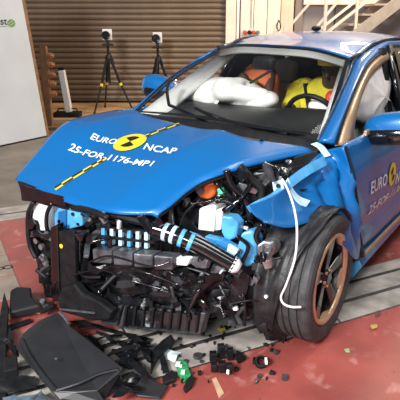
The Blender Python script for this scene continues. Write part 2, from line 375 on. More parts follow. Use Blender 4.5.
# ------------------------------------------------------------------ tripods with cameras
def tripod(base, label, h, spread, turn):
    t = empty('tripod', base); top = base + Vector((0, 0, h - .30))
    hub = top - Vector((0, 0, .10))
    MB().tube([hub - Vector((0, 0, .45)), top + Vector((0, 0, .12))], .022).build('centre_column', BLK, t)
    MB().lathe(hub, (0, 0, 1), [(.001, -.05), (.055, -.05), (.06, 0), (.045, .06), (.001, .06)], 12).build('hub', DKMET, t)
    for k in range(3):
        a = turn + k * 2 * math.pi / 3; dr = Vector((math.cos(a), math.sin(a), 0))
        foot = base + dr * spread; foot.z = .02; knee = hub.lerp(foot, .5)
        lg = MB().tube([hub + dr * .04, knee], .024).build('leg', BLK, t)
        MB().tube([knee - (foot - hub) * .06, foot], .016).build('lower_tube', DKMET, lg)
        MB().ball(foot, (.025, .025, .02), 8, 6).build('foot', BLK, lg)
        MB().tube([knee - (foot - hub).normalized() * .03, knee + (foot - hub).normalized() * .02], .028).build('clamp', YEL, lg)
        MB().tube([hub - Vector((0, 0, .42)), knee], .008, 6).build('brace', DKMET, t)
    MB().tube([top + rt * .03, top + rt * .10 - Vector((0, 0, .18))], .010, 6).build('pan_handle', BLK, t)
    tag(t, label, 'tripod', 'tripods before the shutter')
    c0 = top + Vector((0, 0, .12)); cm = empty('video_camera', c0); dr = (Vector((.3, -.4, 0)) - Vector((base.x, base.y, 0))).normalized()
    sd = Vector((-dr.y, dr.x, 0)); M = Matrix((sd, dr, Vector((0, 0, 1)))).transposed()
    MB().box(c0 + Vector((0, 0, .015)), (.20, .16, .03), M).build('mounting_plate', BLK, cm, bevel=.005)
    MB().box(c0 + Vector((0, 0, .06)), (.06, .08, .07), M).build('neck', BLK, cm)
    MB().box(c0 + Vector((0, 0, .19)) - dr * .06, (.17, .14, .19), M).build('body', WHITE, cm, bevel=.012)
    MB().lathe(c0 + Vector((0, 0, .18)) + dr * .01 - sd * .03, dr, [(.001, 0), (.075, 0), (.075, .10), (.065, .12), (.055, .12), (.05, .09), (.001, .09)], 20).build('lens', GLOSS, cm)
    return cm
tb1 = G(111, 111); tb2 = A(159, 109, z=0)
cm1 = tripod(tb1, 'tall black tripod with yellow clamps standing clear before the shutter', 1.36, .42, .5)
cm2 = tripod(tb2, 'black tripod standing behind the blue passenger-side door mirror', 1.30, .42, .9)
tag(cm1, 'white and black camera on the tripod standing clear of the car', 'camera', 'cameras on tripods')
tag(cm2, 'white and black camera on the tripod behind the passenger door mirror', 'camera', 'cameras on tripods')

# ================================================================== THE CAR
car = empty('crashed_car'); tag(car, 'bright blue compact car with its front end crushed open, standing on the rails', 'car')
KC = [(-1.0, .55), (-.75, .665), (-.6, .745), (-.5, .795), (-.35, .862), (-.2, .922), (-.05, .97), (.1, 1.005), (.3, 1.035), (.6, 1.05)]
KS = [(-1.0, .50), (-.7, .66), (-.54, .747), (-.4, .838), (-.275, .922), (-.18, 1.0), (-.08, 1.018), (.04, 1.024), (.28, 1.026), (.6, 1.02)]
def kn(K, y):
    if y <= K[0][0]: return K[0][1]
    for (a, b), (c_, d) in zip(K, K[1:]):
        if y <= c_: return b + (d - b) * (y - a) / (c_ - a)
    return K[-1][1]
def ksm(K, y): return sum(kn(K, y + d) for d in (-.09, -.045, 0, .045, .09)) / 5
def H(x, y):
    s = smooth(-.38, -.8, x); z = lerp(ksm(KC, y), ksm(KS, y), s)
    z -= .105 * smooth(.30, .75, x) * smooth(-.45, .15, y)
    z += .018 * math.exp(-((x + .60) / .07) ** 2) * smooth(-.5, -.1, y)
    z += .012 * math.sin(7 * x + 5 * y) * smooth(.0, .35, x) + .014 * math.exp(-((x - .16 - .22 * y) / .10) ** 2)
    return z
def hit(u, v):
    d = ray(u, v); t = 1.2
    while t < 6:
        p = CAM + d * t
        if p.z < H(p.x, p.y): break
        t += .004
    return CAM + d * t
def onH(x, y, o=.004): return Vector((x, y, H(x, y) + o))
NU, NV = 44, 40
front = spline([hit(*q) for q in [(15, 178), (25, 184), (38, 190), (55, 196), (75, 203), (95, 208), (115, 211), (140, 212), (157, 211)]], NU)
left = spline([hit(*q) for q in [(157, 211), (170, 202), (185, 189), (200, 179), (218, 172), (240, 165), (262, 159), (290, 153), (316, 148)]], NV)
rightp = spline([front[0]] + [Vector((-.8, y, 0)) for y in (-.4, -.275, -.18, 0, .2, .36)] , NV)
back = spline([rightp[-1]] + [hit(*q) for q in [(148, 116), (165, 121), (205, 129), (245, 138), (270, 142), (295, 145)]] + [left[-1]], NU)
rows = coons(front, back, rightp, left)
for j, r in enumerate(rows):
    for i, p in enumerate(r):
        p.z = H(p.x, p.y)
        s = i / NU; t = j / NV
        e = smooth(.90, 1, s); p.z -= .022 * e * e
        p.z -= .014 * smooth(.05, 0, t)
mb = MB().grid(rows)
hood = mb.build('hood', PAINT, car, sm=True, solid=.016)
hood.data.materials.append(BLK); hood.modifiers['solid'].material_offset = 0
# hood underside frame
mb = MB().grid([[p - Vector((0, 0, .028)) for p in r[1:-1:3]] for r in rows[2:-1:3]])
mb.build('hood_liner', BLK, hood, sm=True, solid=.006)
# marking tape
tp = spline([hit(55, 190), hit(92, 167), hit(110, 156), hit(130, 143), hit(150, 135), hit(180, 124)], 60)
wd = .015
tape_y = {}
for i in range(60):
    if 21 <= i <= 43: continue
    h_ = 0 if i < 21 else 1; yt = tape_y.setdefault(h_, MB())
    a, b = tp[i], tp[i + 1]; n = (b - a).cross(Vector((0, 0, 1))).normalized()
    yt.add([onH(*(a + n * wd)[:2]), onH(*(b + n * wd)[:2]), onH(*(b - n * wd)[:2]), onH(*(a - n * wd)[:2])], [(0, 1, 2, 3)])
    if i % 3 == 0:
        s_ = 1 if (i // 3) % 2 else -1; k3 = min(i + 3, 60); bt = MB()
        for ii in range(i, k3):
            a, b = tp[ii], tp[ii + 1]
            bt.add([onH(*(a + n * wd * s_)[:2], .006), onH(*(b + n * wd * s_)[:2], .006), onH(*b[:2], .006), onH(*a[:2], .006)], [(0, 1, 2, 3)])
        bt.build('tape_check', BVIN, hood)
for yt in tape_y.values(): yt.build('marking_tape', YEL, hood)
lc = hit(130, 143); lu = hit(145, 145); lr = (Vector((lu.x - lc.x, lu.y - lc.y)).length) * .88
ex = Vector((lu.x - lc.x, lu.y - lc.y)).normalized(); ey = Vector((-ex.y, ex.x))
def lpt(a, b, o): q = Vector((lc.x, lc.y)) + ex * a * lr + ey * b * lr * 1.0; return onH(q.x, q.y, o)
mb = MB(); n = 36
mb.add([lpt(0, 0, .006)] + [lpt(math.cos(k / n * 6.2832) * r, math.sin(k / n * 6.2832) * r, .006) for r in (.5, 1) for k in range(n)],
       [(0, 1 + k, 1 + (k + 1) % n) for k in range(n)] + [(1 + k, 1 + n + k, 1 + n + (k + 1) % n, 1 + (k + 1) % n) for k in range(n)])
mb.build('emblem_disc', YEL, hood)
mb = MB()
for a0, a1 in ((60, 150), (240, 330)):
    pts = [lpt(0, 0, .009)] + [lpt(.62 * math.cos(R(a)), .62 * math.sin(R(a)), .009) for a in range(a0, a1 + 1, 10)]
    mb.add(pts, [(0, k, k + 1) for k in range(1, len(pts) - 1)])
mb.build('emblem_quadrant', BVIN, hood)
def htext(s, p0, p1, hpx):
    a = hit(*p0); b = hit(*p1); c_ = hit(p0[0] + (p1[0] - p0[0]) * 0 + hpx[0], p0[1] + hpx[1])
    e1 = Vector((b.x - a.x, b.y - a.y)); e2 = Vector((c_.x - a.x, c_.y - a.y)) / .72
    def f(tx, ty): q = Vector((a.x, a.y)) + e1 * tx + e2 * ty; return onH(q.x, q.y, .006)
    text_part('lettering', s, f, WHT_TXT, hood, .018)
htext('EURO', (90, 140), (115, 145), (4, -5.8))
htext('NCAP', (143, 150), (175, 155), (3.8, -5.8))
htext('25-FOR-1176-MP1', (68, 151), (151, 167.5), (4.6, -6.6))

# fender right with wing crest, right door and side
mb = MB(); rws = []
for j in range(9):
    t = j / 8; r = []
    for i in range(14):
        y = -.30 + i * .066; z = lerp(H(-.8, y) - .005, .66 if abs(y) > .42 else .33 + math.sqrt(max(0, .42 ** 2 - y * y)) if t == 1 else .66, 1)
        zt = H(-.8, y) - .006; arch = .335 + math.sqrt(max(0, .40 ** 2 - y * y)) if abs(y) < .40 else .34
        zb = max(arch, .22); r.append(Vector((-.805 - .075 * math.sin(t * 2.2) - .0, y, lerp(zt, zb, t))))
    rws.append(r)
mb.grid(rws); mb.build('front_fender', PAINT, car, sm=True, solid=.008)

# windscreen
WL, WR = A(350, 59, y=1.12), A(219, 48, y=1.12)
BL, BR = Vector((.665, .45, .975)), Vector((-.735, .44, 1.0))
base = spline([BR, (-.38, .30, 1.035), (0, .25, 1.045), (.36, .29, 1.02), BL], 24)
topc = spline([WR, (-.25, 1.075, 1.442), (.03, 1.06, 1.44), (.3, 1.075, 1.425), WL], 24)
lft = spline([BR, (BR + WR) / 2 + Vector((-.02, -.03, .025)), WR], 14)
rgt = spline([BL, (BL + WL) / 2 + Vector((.02, -.03, .025)), WL], 14)
wr = coons(base, topc, lft, rgt)
ws = MB().grid(wr).build('windscreen', GLASS, car, sm=True)
# black glass border
mb = MB()
cen = wr[7][12]
ring = wr[0][:] + [r[-1] for r in wr[1:]] + wr[-1][::-1][1:] + [r[0] for r in wr[::-1][1:-1]]
rin = [p + (cen - p).normalized() * (.028) - Vector((0, 0, .0)) for p in ring]
k = len(ring); mb.add([p + Vector((0, -.003, .004)) for p in ring] + [p + Vector((0, -.003, .004)) for p in rin], [(i, (i + 1) % k, k + (i + 1) % k, k + i) for i in range(k)])
mb.build('glass_border', GLOSS, ws)
# cowl panel
mb = MB().grid([[Vector((p.x, p.y - .01, p.z - .01)) for p in base], [Vector((p.x, p.y - .10, p.z - .035)) for p in base], [Vector((p.x * 1.02, p.y - .14, p.z - .12)) for p in base]])
mb.build('cowl_panel', BLK, car, solid=.01)
def wiper(pts, nm='wiper'):
    w_ = MB().tube(spline(pts, 14), .010, 6).build('wiper', GLOSS, car)
    return w_
wiper([A(222, 130, y=.28), A(205, 121, y=.32), A(186, 112, y=.38), A(169, 105, y=.44)])
MB().tube(spline([A(169, 105, y=.43), A(167, 90, y=.50), A(170, 80, y=.56)], 8), .011, 6).build('wiper_blade', BLK, car)
wiper([A(268, 140, y=.26), A(248, 131, y=.34), A(222, 121, y=.42), A(195, 108, y=.50)])
MB().tube(spline([A(287, 134, y=.34), A(240, 124, y=.40), A(205, 112, y=.50)], 12), .009, 6).build('wiper_blade', BLK, car)

# roof
def roofz(s, y):    # s in -1..1
    ys = [(1.05, 1.435), (1.25, 1.475), (1.6, 1.515), (2.0, 1.528), (2.5, 1.51), (3.0, 1.45), (3.35, 1.37)]
    return ksm(ys, y) - .055 * abs(s) ** 2.6
mb = MB(); rws = []
for j in range(24):
    t = j / 23; r = []
    for i in range(25):
        p = topc[i]; s = -1 + i / 12; yy = lerp(p.y, 3.3, t); hw = lerp(.53, .57, smooth(0, .4, t)) - .05 * smooth(.6, 1, t)
        x = lerp(p.x, s * hw, smooth(0, .25, t)); z = lerp(p.z + .002, roofz(s, yy), smooth(0, .2, t)); r.append(Vector((x, yy, z)))
    rws.append(r)
mb.grid(rws); roof = mb.build('roof', PAINT, car, sm=True, solid=.02)
roofL = [r[-1] for r in rws]; roofR = [r[0] for r in rws]
MB().tube([p + Vector((.012, 0, .004)) for p in roofL[::2]], .012, 6).build('roof_strip', BLK, roof)
MB().tube([p + Vector((-.012, 0, .004)) for p in roofR[::2]], .012, 6).build('roof_strip', BLK, roof)
MB().ball((-.02, 1.85, 1.545), (.035, .06, .022), 12, 8).build('antenna_base', BLK, roof, sm=True)
# pillars and cant rails, both sides
def strip(name, path, wv, th, m, par=car, sm=True):
    """strip along path; wv list of width vectors; th thickness vector"""
    rws = []
    for p, w_ in zip(path, wv):
        p = Vector(p); w_ = Vector(w_); rws.append([p, p + w_ * .33 + Vector(th) * .35, p + w_ * .66 + Vector(th) * .35, p + w_])
    return MB().grid(rws).build(name, m, par, sm=sm, solid=.025)
apl = spline([A(318, 140, x=.69), A(333, 110, x=.655), A(349, 74, x=.585), A(356, 59, x=.55), roofL[5], roofL[8], roofL[14], roofL[20]], 48)
apo = spline([A(336, 144, x=.775), A(346, 112, x=.735), A(361, 76, x=.665), A(373, 59, x=.63), A(392, 47.5, x=.61), roofL[11] + Vector((.04, 0, -.06)), roofL[15] + Vector((.045, 0, -.065)), roofL[20] + Vector((.04, 0, -.06))], 48)
rw_ = [[a, a.lerp(b, .35) + Vector((.012, -.012, .012)), a.lerp(b, .7) + Vector((.014, -.006, .008)), b] for a, b in zip(apl, apo)]
MB().grid(rw_).build('a_pillar', PAINT, car, sm=True, solid=.025)
MB().tube([p + Vector((.0, -.006, .006)) for p in apl], .005, 6).build('drip_moulding', GREYMET, car)
MB().tube([p + Vector((.004, -.004, .0)) for p in apo], .006, 6).build('door_seal', BLK, car)
apr = spline([BR + Vector((-.012, -.02, 0)), (BR + WR) / 2 + Vector((-.03, -.03, .022)), WR + Vector((-.012, 0, .004)), roofR[6] + Vector((-.02, 0, -.005)), roofR[12] + Vector((-.022, 0, -.006)), roofR[20] + Vector((-.02, 0, -.006))], 40)
strip('a_pillar', apr, [Vector((-.05, .035, -.035)) if i < 16 else Vector((-.045, .01, -.05)) for i in range(41)], (-.02, -.01, .01), PAINT)
# inner pillar trims and headliner
strip('pillar_trim', [lerp(BR, WR, t) + Vector((.02, .03, -.012)) for t in (0, .25, .5, .75, 1)], [Vector((.17 - .02 * t, .02, -.02)) for t in range(5)], (0, 0, -.01), LGREY)
strip('pillar_trim', [lerp(BL, WL, t) + Vector((-.02, .03, -.012)) for t in (0, .25, .5, .75, 1)], [Vector((-.055, .03, -.01)) for t in range(5)], (0, 0, -.01), LGREY)
mb = MB(); mb.grid([[p - Vector((0, 0, .035)) for p in r[1:-1]] for r in rws[1:-1]]); mb.build('headliner', LGREY, car, sm=True)
mb = MB(); mb.grid([[p + Vector((0, .0, -.022)) for p in topc[1:-1]], [p + Vector((0, -.02, -.06)) for p in topc[1:-1]]]); mb.build('header_trim', LGREY, car, solid=.015)

# side surface function, left and right doors, rear quarter, sills
def Dx(y, z):
    x = .835 + .065 * math.sin(max(0, min(1, (z - .12) / .95)) * math.pi) ** .7
    x -= .03 * smooth(.82, 1.02, z); x -= .05 * smooth(2.5, 3.4, y)
    x -= .020 * math.exp(-((z - .42 - .05 * y) / .07) ** 2)
    return x
def side_panel(name, y0, y1, zt, zb, sgn=1, slant=0, ny=16, nz=14, dent=0):
    rws = []
    for j in range(nz + 1):
        t = j / nz; r = []
        for i in range(ny + 1):
            y = lerp(y0, y1, i / ny); z = lerp(zt(y), zb(y), t); yy = y + slant * t * t * (1 - i / ny)
            p = Vector((sgn * Dx(yy, z), yy, z))
            if dent: p.x -= dent * math.exp(-((i / ny) / .10)) * (.5 + .8 * noise.noise(Vector((t * 5, i * .1, 3)))) 
            r.append(p)
        rws.append(r)
    return MB().grid(rws).build(name, PAINT, car, sm=True, solid=.012, off=-1 if sgn > 0 else 1)
belt = lambda y: .985 + .02 * y
ldoor = side_panel('front_door', .29, 1.56, belt, lambda y: .30, 1, .31, 26, 22, .012)
side_panel('front_door', .47, 1.56, belt, lambda y: .30, -1)
for s_ in (1, -1):
    side_panel('rear_door', 1.575, 2.30, belt, lambda y: .30 + .45 * smooth(2.0, 2.3, y), s_)
    side_panel('rear_quarter', 2.31, 3.35, lambda y: belt(y), lambda y: max(.30, .335 + math.sqrt(max(0, .40 ** 2 - (y - 2.62) ** 2)) if abs(y - 2.62) < .4 else .30), s_)
    MB().grid([[Vector((s_ * .80, 1.64, 1.02)), Vector((s_ * .80, 2.5, 1.03))], [Vector((s_ * .64, 1.70, 1.42)), Vector((s_ * .60, 2.8, 1.38))]]).build('rear_side_window', TINT if s_ > 0 else GLASS, car)
    strip('c_pillar', [Vector((s_ * .80, 2.45, 1.02)), Vector((s_ * .70, 2.75, 1.25)), Vector((s_ * .56, 2.95, 1.43))], [Vector((0, .75, .0)), Vector((-s_ * .03, .5, .0)), Vector((-s_ * .03, .3, -.02))], (0, 0, 0), PAINT)
    mb = MB().prism([(s_ * .80, .66, .15), (s_ * .80, 2.2, .17), (s_ * .87, 2.2, .17), (s_ * .88, .66, .15)], (0, 0, .13)); mb.build('sill', PAINT, car, bevel=.03)
    MB().box((s_ * .885, 1.42, .265), (.012, 1.55, .028)).build('sill_reflection', TAN, car, bevel=.003)  # tan reflection along the blue sill, put in as a coloured strip
    strip('b_pillar', [Vector((s_ * .80, 1.50, 1.0)), Vector((s_ * .715, 1.56, 1.22)), Vector((s_ * .62, 1.62, 1.44))], [Vector((0, .11, 0))] * 3, (0, 0, 0), GLOSS)
# door upper frame on the left, warm hall reflection put into its tan colour
fr = spline([A(353, 145, x=.815), A(357, 114, x=.765), A(367, 84, x=.70), A(378, 68, x=.665), A(394, 56, x=.645), (.65, 1.85, 1.395), (.65, 2.2, 1.385)], 48)
MB().grid([[a + Vector((.004, .006, -.004)), a.lerp(b, .5) + Vector((.008, 0, 0)), b] for a, b in zip(apo[:40], fr[:40])]).build('door_window_frame', TAN, car, sm=True, solid=.02)
MB().bar((.835, .60, 1.0), (.835, 1.56, 1.02), .02, .03).build('belt_moulding', TAN, car, bevel=.004)
# blue and black uprights of the B pillar seen behind the airbag
MB().bar((.70, 1.50, .95), (.60, 1.52, 1.42), .05, .10, upv=(0, 1, 0)).build('pillar_inner', BLK, car)
# door lettering
def dtext(s, y0, z0, ln, h, sl):
    def f(tx, ty):
        y = y0 + ln * tx; z = z0 + sl * tx + ty * h / .72; return Vector((Dx(y, z) + .006, y, z))
    text_part('lettering', s, f, WHT_TXT, ldoor, .012)
def dpos(u, v):
    x = .88
    for _ in range(6): p = A(u, v, x=x); x = Dx(p.y, p.z)
    return p
pe = dpos(370, 194); pn = dpos(386, 184)
hE = .075
dtext('EURO', pe.y, pe.z, pn.y - pe.y, hE, pn.z - pe.z)
pc = dpos(391.5, 174); cr = .075; n = 28
mb = MB(); mb.add([Vector((Dx(pc.y, pc.z) + .006, pc.y, pc.z))] + [Vector((Dx(pc.y + cr * math.cos(k / n * 6.2832), pc.z + cr * math.sin(k / n * 6.2832)) + .006, pc.y + cr * math.cos(k / n * 6.2832), pc.z + cr * math.sin(k / n * 6.2832))) for k in range(n)], [(0, 1 + k, 1 + (k + 1) % n) for k in range(n)])
mb.build('emblem_disc', YEL, ldoor)
mb = MB()
for a0, a1 in ((75, 165), (255, 345)):
    pts = [(0, 0)] + [(.6 * cr * math.cos(R(a)), .6 * cr * math.sin(R(a))) for a in range(a0, a1 + 1, 10)]
    mb.add([Vector((Dx(pc.y + a, pc.z + b) + .010, pc.y + a, pc.z + b)) for a, b in pts], [(0, k, k + 1) for k in range(1, len(pts) - 1)])
mb.build('emblem_quadrant', BVIN, ldoor)
pg = dpos(401, 176); dtext('NCAP', pc.y + .10, pg.z - .02, .30, hE, .0)
p5 = dpos(367, 215); p6 = dpos(399, 190); dtext('25-FOR-1176-MP1', p5.y, p5.z, (p6.y - p5.y) * 1.30, .062, (p6.z - p5.z) * 1.3)

# rear end and underbody, simple but closed
MB().grid([[Vector((x, 3.35 + .05 * (1 - (x / .8) ** 2), z)) for x in (-.82, -.5, 0, .5, .82)] for z in (.3, .6, .95)]).build('tailgate', PAINT, car, sm=True, solid=.02)
MB().grid([[Vector((x * (.8 - .25 * t), 3.38 - .12 * t, .96 + .42 * t)) for x in (-1, -.5, 0, .5, 1)] for t in (0, .5, 1)]).build('rear_window', GLOSS, car)
MB().box((0, 1.7, .20), (1.5, 2.9, .06)).build('floor_pan', BLK, car)
MB().box((0, .42, .60), (1.30, .05, .80)).build('firewall', BLK, car)
MB().box((0, 2.75, .75), (1.4, .9, .5)).build('luggage_floor', DASH, car)
for s_ in (-1, 1): MB().grid([[Vector((s_ * .80, y, z)) for y in (.5, 1.5, 2.4)] for z in (.25, .6, .96)]).build('door_card', DASH, car, solid=.02)

# mirrors
def mirror(c, s_, m_lbl):
    m = MB().ball(c, (.165, .09, .092), 24, 14, sq=.75, rot=Matrix.Rotation(R(-12 * s_), 3, 'Y')).build('door_mirror', PAINT, car, sm=True)
    MB().ball(c + Vector((-.005 * s_, -.006, -.034)), (.166, .094, .064), 24, 14, sq=.8, rot=Matrix.Rotation(R(-8 * s_), 3, 'Y')).build('lower_cover', GLOSS, m, sm=True)
    MB().box(c + Vector((0, .075, .0)), (.20, .02, .13)).build('mirror_glass', mat('mirror_glass', (.8, .8, .8), .02, 1), m, bevel=.01)
    MB().bar(c + Vector((-.09 * s_, .01, -.05)), c + Vector((-.16 * s_, .02, -.11)), .08, .06).build('stalk', BLK, m, bevel=.01)
    MB().tube([c + Vector((.05 * s_, -.086, -.030)), c + Vector((.11 * s_, -.062, -.022))], .012, 6).build('orange_reflection', mat('orange_highlight', (.8, .30, .06), .2), m)  # orange reflection on the lower cover, put in as a coloured piece
    return m
mirror(A(394, 128, x=.955), 1, '')
mirror(A(161, 88, x=-.87), -1, '')

# interior
mb = MB(); rws = []
for j in range(8):
    t = j / 7; r = []
    for i in range(25):
        s = i / 24; x = lerp(-.68, .62, s); yb = lerp(base[i].y, base[i].y, 0) + .04
        y = lerp(yb, .92, t); z = lerp(base[i].z - .03, 1.055, smooth(0, .8, t)) - .09 * smooth(.86, 1, t)
        z += .020 * smooth(.62, .8, s) * smooth(.5, .7, t) * (1 - smooth(.92, 1, s)); r.append(Vector((x, y, z)))
    rws.append(r)
rws.append([p + Vector((0, .03, -.35)) for p in rws[-1]])
mb.grid(rws); mb.build('dashboard', DASH, car, sm=True, solid=.01)
sw = A(312, 119, y=1.03); swa = Vector((0, .9, .42)).normalized()
stw = MB().tube([sw + (Vector((1, 0, 0)) * math.cos(k / 28 * 6.2832) + Vector((0, -.42, .9)).normalized() * math.sin(k / 28 * 6.2832)) * .18 for k in range(29)], .017, 8).build('steering_wheel', BLK, car, sm=True)
MB().ball(sw - swa * .01, (.075, .05, .065), 14, 8).build('wheel_boss', BLK, stw, sm=True)
for a in (0, 180, 270):
    d = Vector((1, 0, 0)) * math.cos(R(a)) + Vector((0, -.42, .9)).normalized() * math.sin(R(a)); MB().bar(sw, sw + d * .175, .03, .02).build('spoke', BLK, stw)
# airbags
ab = MB().ball(A(228, 93, y=.95), (.29, .20, .10), 48, 28, amp=.6, freq=6, rot=Matrix.Rotation(R(-2), 3, 'Y')).build('passenger_airbag', BAG, car, sm=True)
MB().ball(A(259, 100, y=.98), (.15, .13, .07), 24, 14, amp=.3, freq=6).build('airbag_lobe', BAG, ab, sm=True)
MB().tube(spline([A(214, 108, y=.80), A(220, 98, y=.80), A(230, 94, y=.82), A(240, 93, y=.84)], 10), .014, 6).build('airbag_seam', BAG, ab)
cs_ = A(371, 94, x=.60)
mb = MB(); poly = [(352, 90), (357, 76), (366, 66), (377, 61), (386, 72), (389, 88), (386, 97), (390, 105), (395, 117), (387, 124), (365, 124), (353, 120), (350, 104)]
o_ = [A(u, v, x=.655 - .0009 * (124 - v)) for u, v in poly]; cc = sum(o_, Vector()) / len(o_)
rws = []
for r_, bl in ((1, 0), (.93, .028), (.7, .05), (.4, .06), (.02, .062)):
    ring_ = []
    for k in range(52):
        f_ = k / 4; i0 = int(f_) % 13; p = o_[i0].lerp(o_[(i0 + 1) % 13], f_ - int(f_)); q = cc.lerp(p, r_)
        nz = noise.noise(q * 13) * .022 * (1 if r_ < 1 else 0); ring_.append(q + Vector((bl + nz, 0, 0)))
    rws.append(ring_ + [ring_[0]])
bk = [[p - Vector((2 * (p.x - .62) * (.3 if j else 0), 0, 0)) for p in r] for j, r in enumerate(rws)]
mb.grid(rws); mb.grid([[Vector((2 * o_[0].x - p.x if j else p.x, p.y, p.z)) for p in r] for j, r in enumerate(rws)])
mb.build('curtain_airbag', BAG, car, sm=True)
# seats
def seat(x, y, z0=.0):
    s_ = MB().ball((x, y, .82 + z0), (.25, .11, .34), 20, 12, sq=.6, rot=Matrix.Rotation(R(-16), 3, 'X')).build('seat', SEATG, car, sm=True)
    MB().ball((x, y - .25, .50), (.26, .30, .12), 20, 12, sq=.6).build('cushion', SEATG, s_, sm=True)
    MB().ball((x, y + .13, 1.235 + z0), (.125, .06, .095), 18, 10, sq=.6, rot=Matrix.Rotation(R(-10), 3, 'X')).build('headrest', SEATG, s_, sm=True)
    for dx in (-.05, .05): MB().tube([(x + dx, y + .10, 1.05 + z0), (x + dx, y + .12, 1.2 + z0)], .008, 6).build('headrest_post', GREYMET, s_)

seat(.36, 1.62); 
sp_ = A(283, 71, y=1.80); seat(sp_.x, sp_.y - .13, sp_.z - 1.235)
MB().ball((0, 2.5, .92), (.62, .12, .42), 24, 12, sq=.4).build('rear_seat', DASH, car, sm=True)
for x_ in (-.38, 0, .38): MB().ball((x_, 2.5, 1.36), (.13, .06, .10), 16, 10, sq=.6).build('rear_headrest', DASH, car, sm=True)
MB().ball(A(264, 63, y=.98), (.085, .03, .045), 16, 10, sq=.6).build('rear_view_mirror', BLK, car, sm=True)
MB().bar(A(250, 83, y=.90), A(272, 70, y=.95), .03, .018).build('sensor_arm', BLK, car, bevel=.004)
# black mess at the headliner behind the mirror
for k in range(9):
    c0 = A(random.uniform(255, 340), random.uniform(62, 92), y=2.25)
    MB().tube(spline([crumple(c0 + Vector((random.uniform(-.12, .12), 0, random.uniform(-.1, .1))), .05, 9, k) for q in range(4)], 10), .018, 6).build('instrument_cable', BLK, car)

# ------------------------------------------------------------------ crash dummies
def body(name, chain, mname, parent=None):
    me = bpy.data.meshes.new(name); me.from_pydata([c[0] for c in chain], [(c[2], i) for i, c in enumerate(chain) if c[2] is not None], [])
    o = bpy.data.objects.new(name, me); C.objects.link(o); o.modifiers.new('skin', 'SKIN')
    for i, c in enumerate(chain): me.skin_vertices[0].data[i].radius = (c[1], c[1]); me.skin_vertices[0].data[i].use_root = i == 0
    k = o.modifiers.new('sub', 'SUBSURF'); k.levels = 2; k.render_levels = 2; me.materials.append(mname)
    o.modifiers['skin'].use_smooth_shade = True
    if parent: o.parent = parent; o.matrix_parent_inverse = parent.matrix_basis.inverted()
    return o
def dummy(px, head, cloth, label, hands, dch, k_=1.0):
    root = empty('crash_test_dummy', (px, 1.42, .60))
    ch = head + Vector(dch)
    L = [((px, 1.42, .60), .13, None), (tuple(ch.lerp(Vector((px, 1.42, .6)), .5)), .13, 0), (tuple(ch), .15, 1), (tuple(head.lerp(ch, .5)), .065, 2),
         (tuple(head - Vector((0, 0, .07))), .085, 3), (tuple(head + Vector((0, 0, .05))), .10, 4), (tuple(head + Vector((0, 0, .13))), .05, 5)]
    for s_, hd in zip((-1, 1), hands):
        n = len(L); sh = ch + Vector((.20 * s_ * k_ * k_, 0, .10)); L.append((tuple(sh), .075, 2)); el = sh.lerp(hd, .5) + Vector((.06 * s_, .02, -.10))
        L.append((tuple(el), .05, n)); L.append((tuple(hd), .038, n + 1))
        n = len(L); L.append(((px + .11 * s_, 1.30, .58), .10, 0)); L.append(((px + .13 * s_, .96, .68), .075, n)); L.append(((px + .12 * s_, .72, .36), .05, n + 1))
    L = [(c_[0], c_[1] * min(1, k_ * .9), c_[2]) for c_ in L]
    bd_ = body('body', L, SKIN, root)
    m_ = MB().ball(ch + Vector((0, 0, -.04)), (.215 * k_, .165 * k_, .27 * k_), 24, 14, amp=.12, freq=8, sq=.8).build('shirt', cloth, root, sm=True)
    for s_, hd in zip((-1, 1), hands) if k_ == 1 else ():
        sh = ch + Vector((.20 * s_, 0, .10)); el = sh.lerp(hd, .5) + Vector((.06 * s_, .02, -.10)); MB().tube(spline([sh - Vector((.06 * s_, 0, 0)), sh, sh.lerp(el, .9)], 8), [.10 * k_] * 3 + [.09 * k_] * 3 + [.075 * k_] * 3, 12).build('sleeve', cloth, root, sm=True)
    MB().lathe(head + Vector((0, 0, .055)), (0, 0, 1), [(.110, -.014), (.113, .016), (.104, .02), (.100, -.014)], 24, True).build('head_band', YEL, root)
    for s_ in (-1, 1): MB().ball(head + Vector((.035 * s_, -.098, .01)), (.014, .008, .010), 8, 6).build('eye_mark', BVIN, root)
    MB().ball(head + Vector((0, -.108, -.025)), (.014, .018, .022), 8, 6).build('nose', SKIN, root, sm=True)
    tag(root, label, 'dummy', None); return root
hd1 = A(333, 71, y=1.40)
dummy(.33, hd1, YCLOTH, 'crash test dummy in yellow shirt seated behind the steering wheel', (sw + Vector((-.16, .02, .06)), sw + Vector((.16, .02, .06))), (-.09, .10, -.27))
MB().tube(spline([hd1 + Vector((-.20, .0, -.10)), hd1 + Vector((-.05, -.16, -.36)), hd1 + Vector((.13, -.16, -.58))], 10), .024, 6, .25).build('seat_belt', BLK, car)
MB().ball(A(331, 98, y=1.12), (.04, .04, .05), 14, 8).build('red_marker', RED, car, sm=True)
MB().ball(A(320, 106, y=1.05), (.08, .05, .05), 18, 10, amp=.2, freq=9).build('driver_airbag', BAG, stw, sm=True)
hp = A(243, 90, y=1.16)
dummy(-.20, hp, ORCLOTH, 'crash test dummy in orange shirt leaning onto the white passenger airbag', (hp + Vector((-.2, -.18, -.22)), hp + Vector((.05, -.14, -.24))), (-.01, .28, .02), .72)

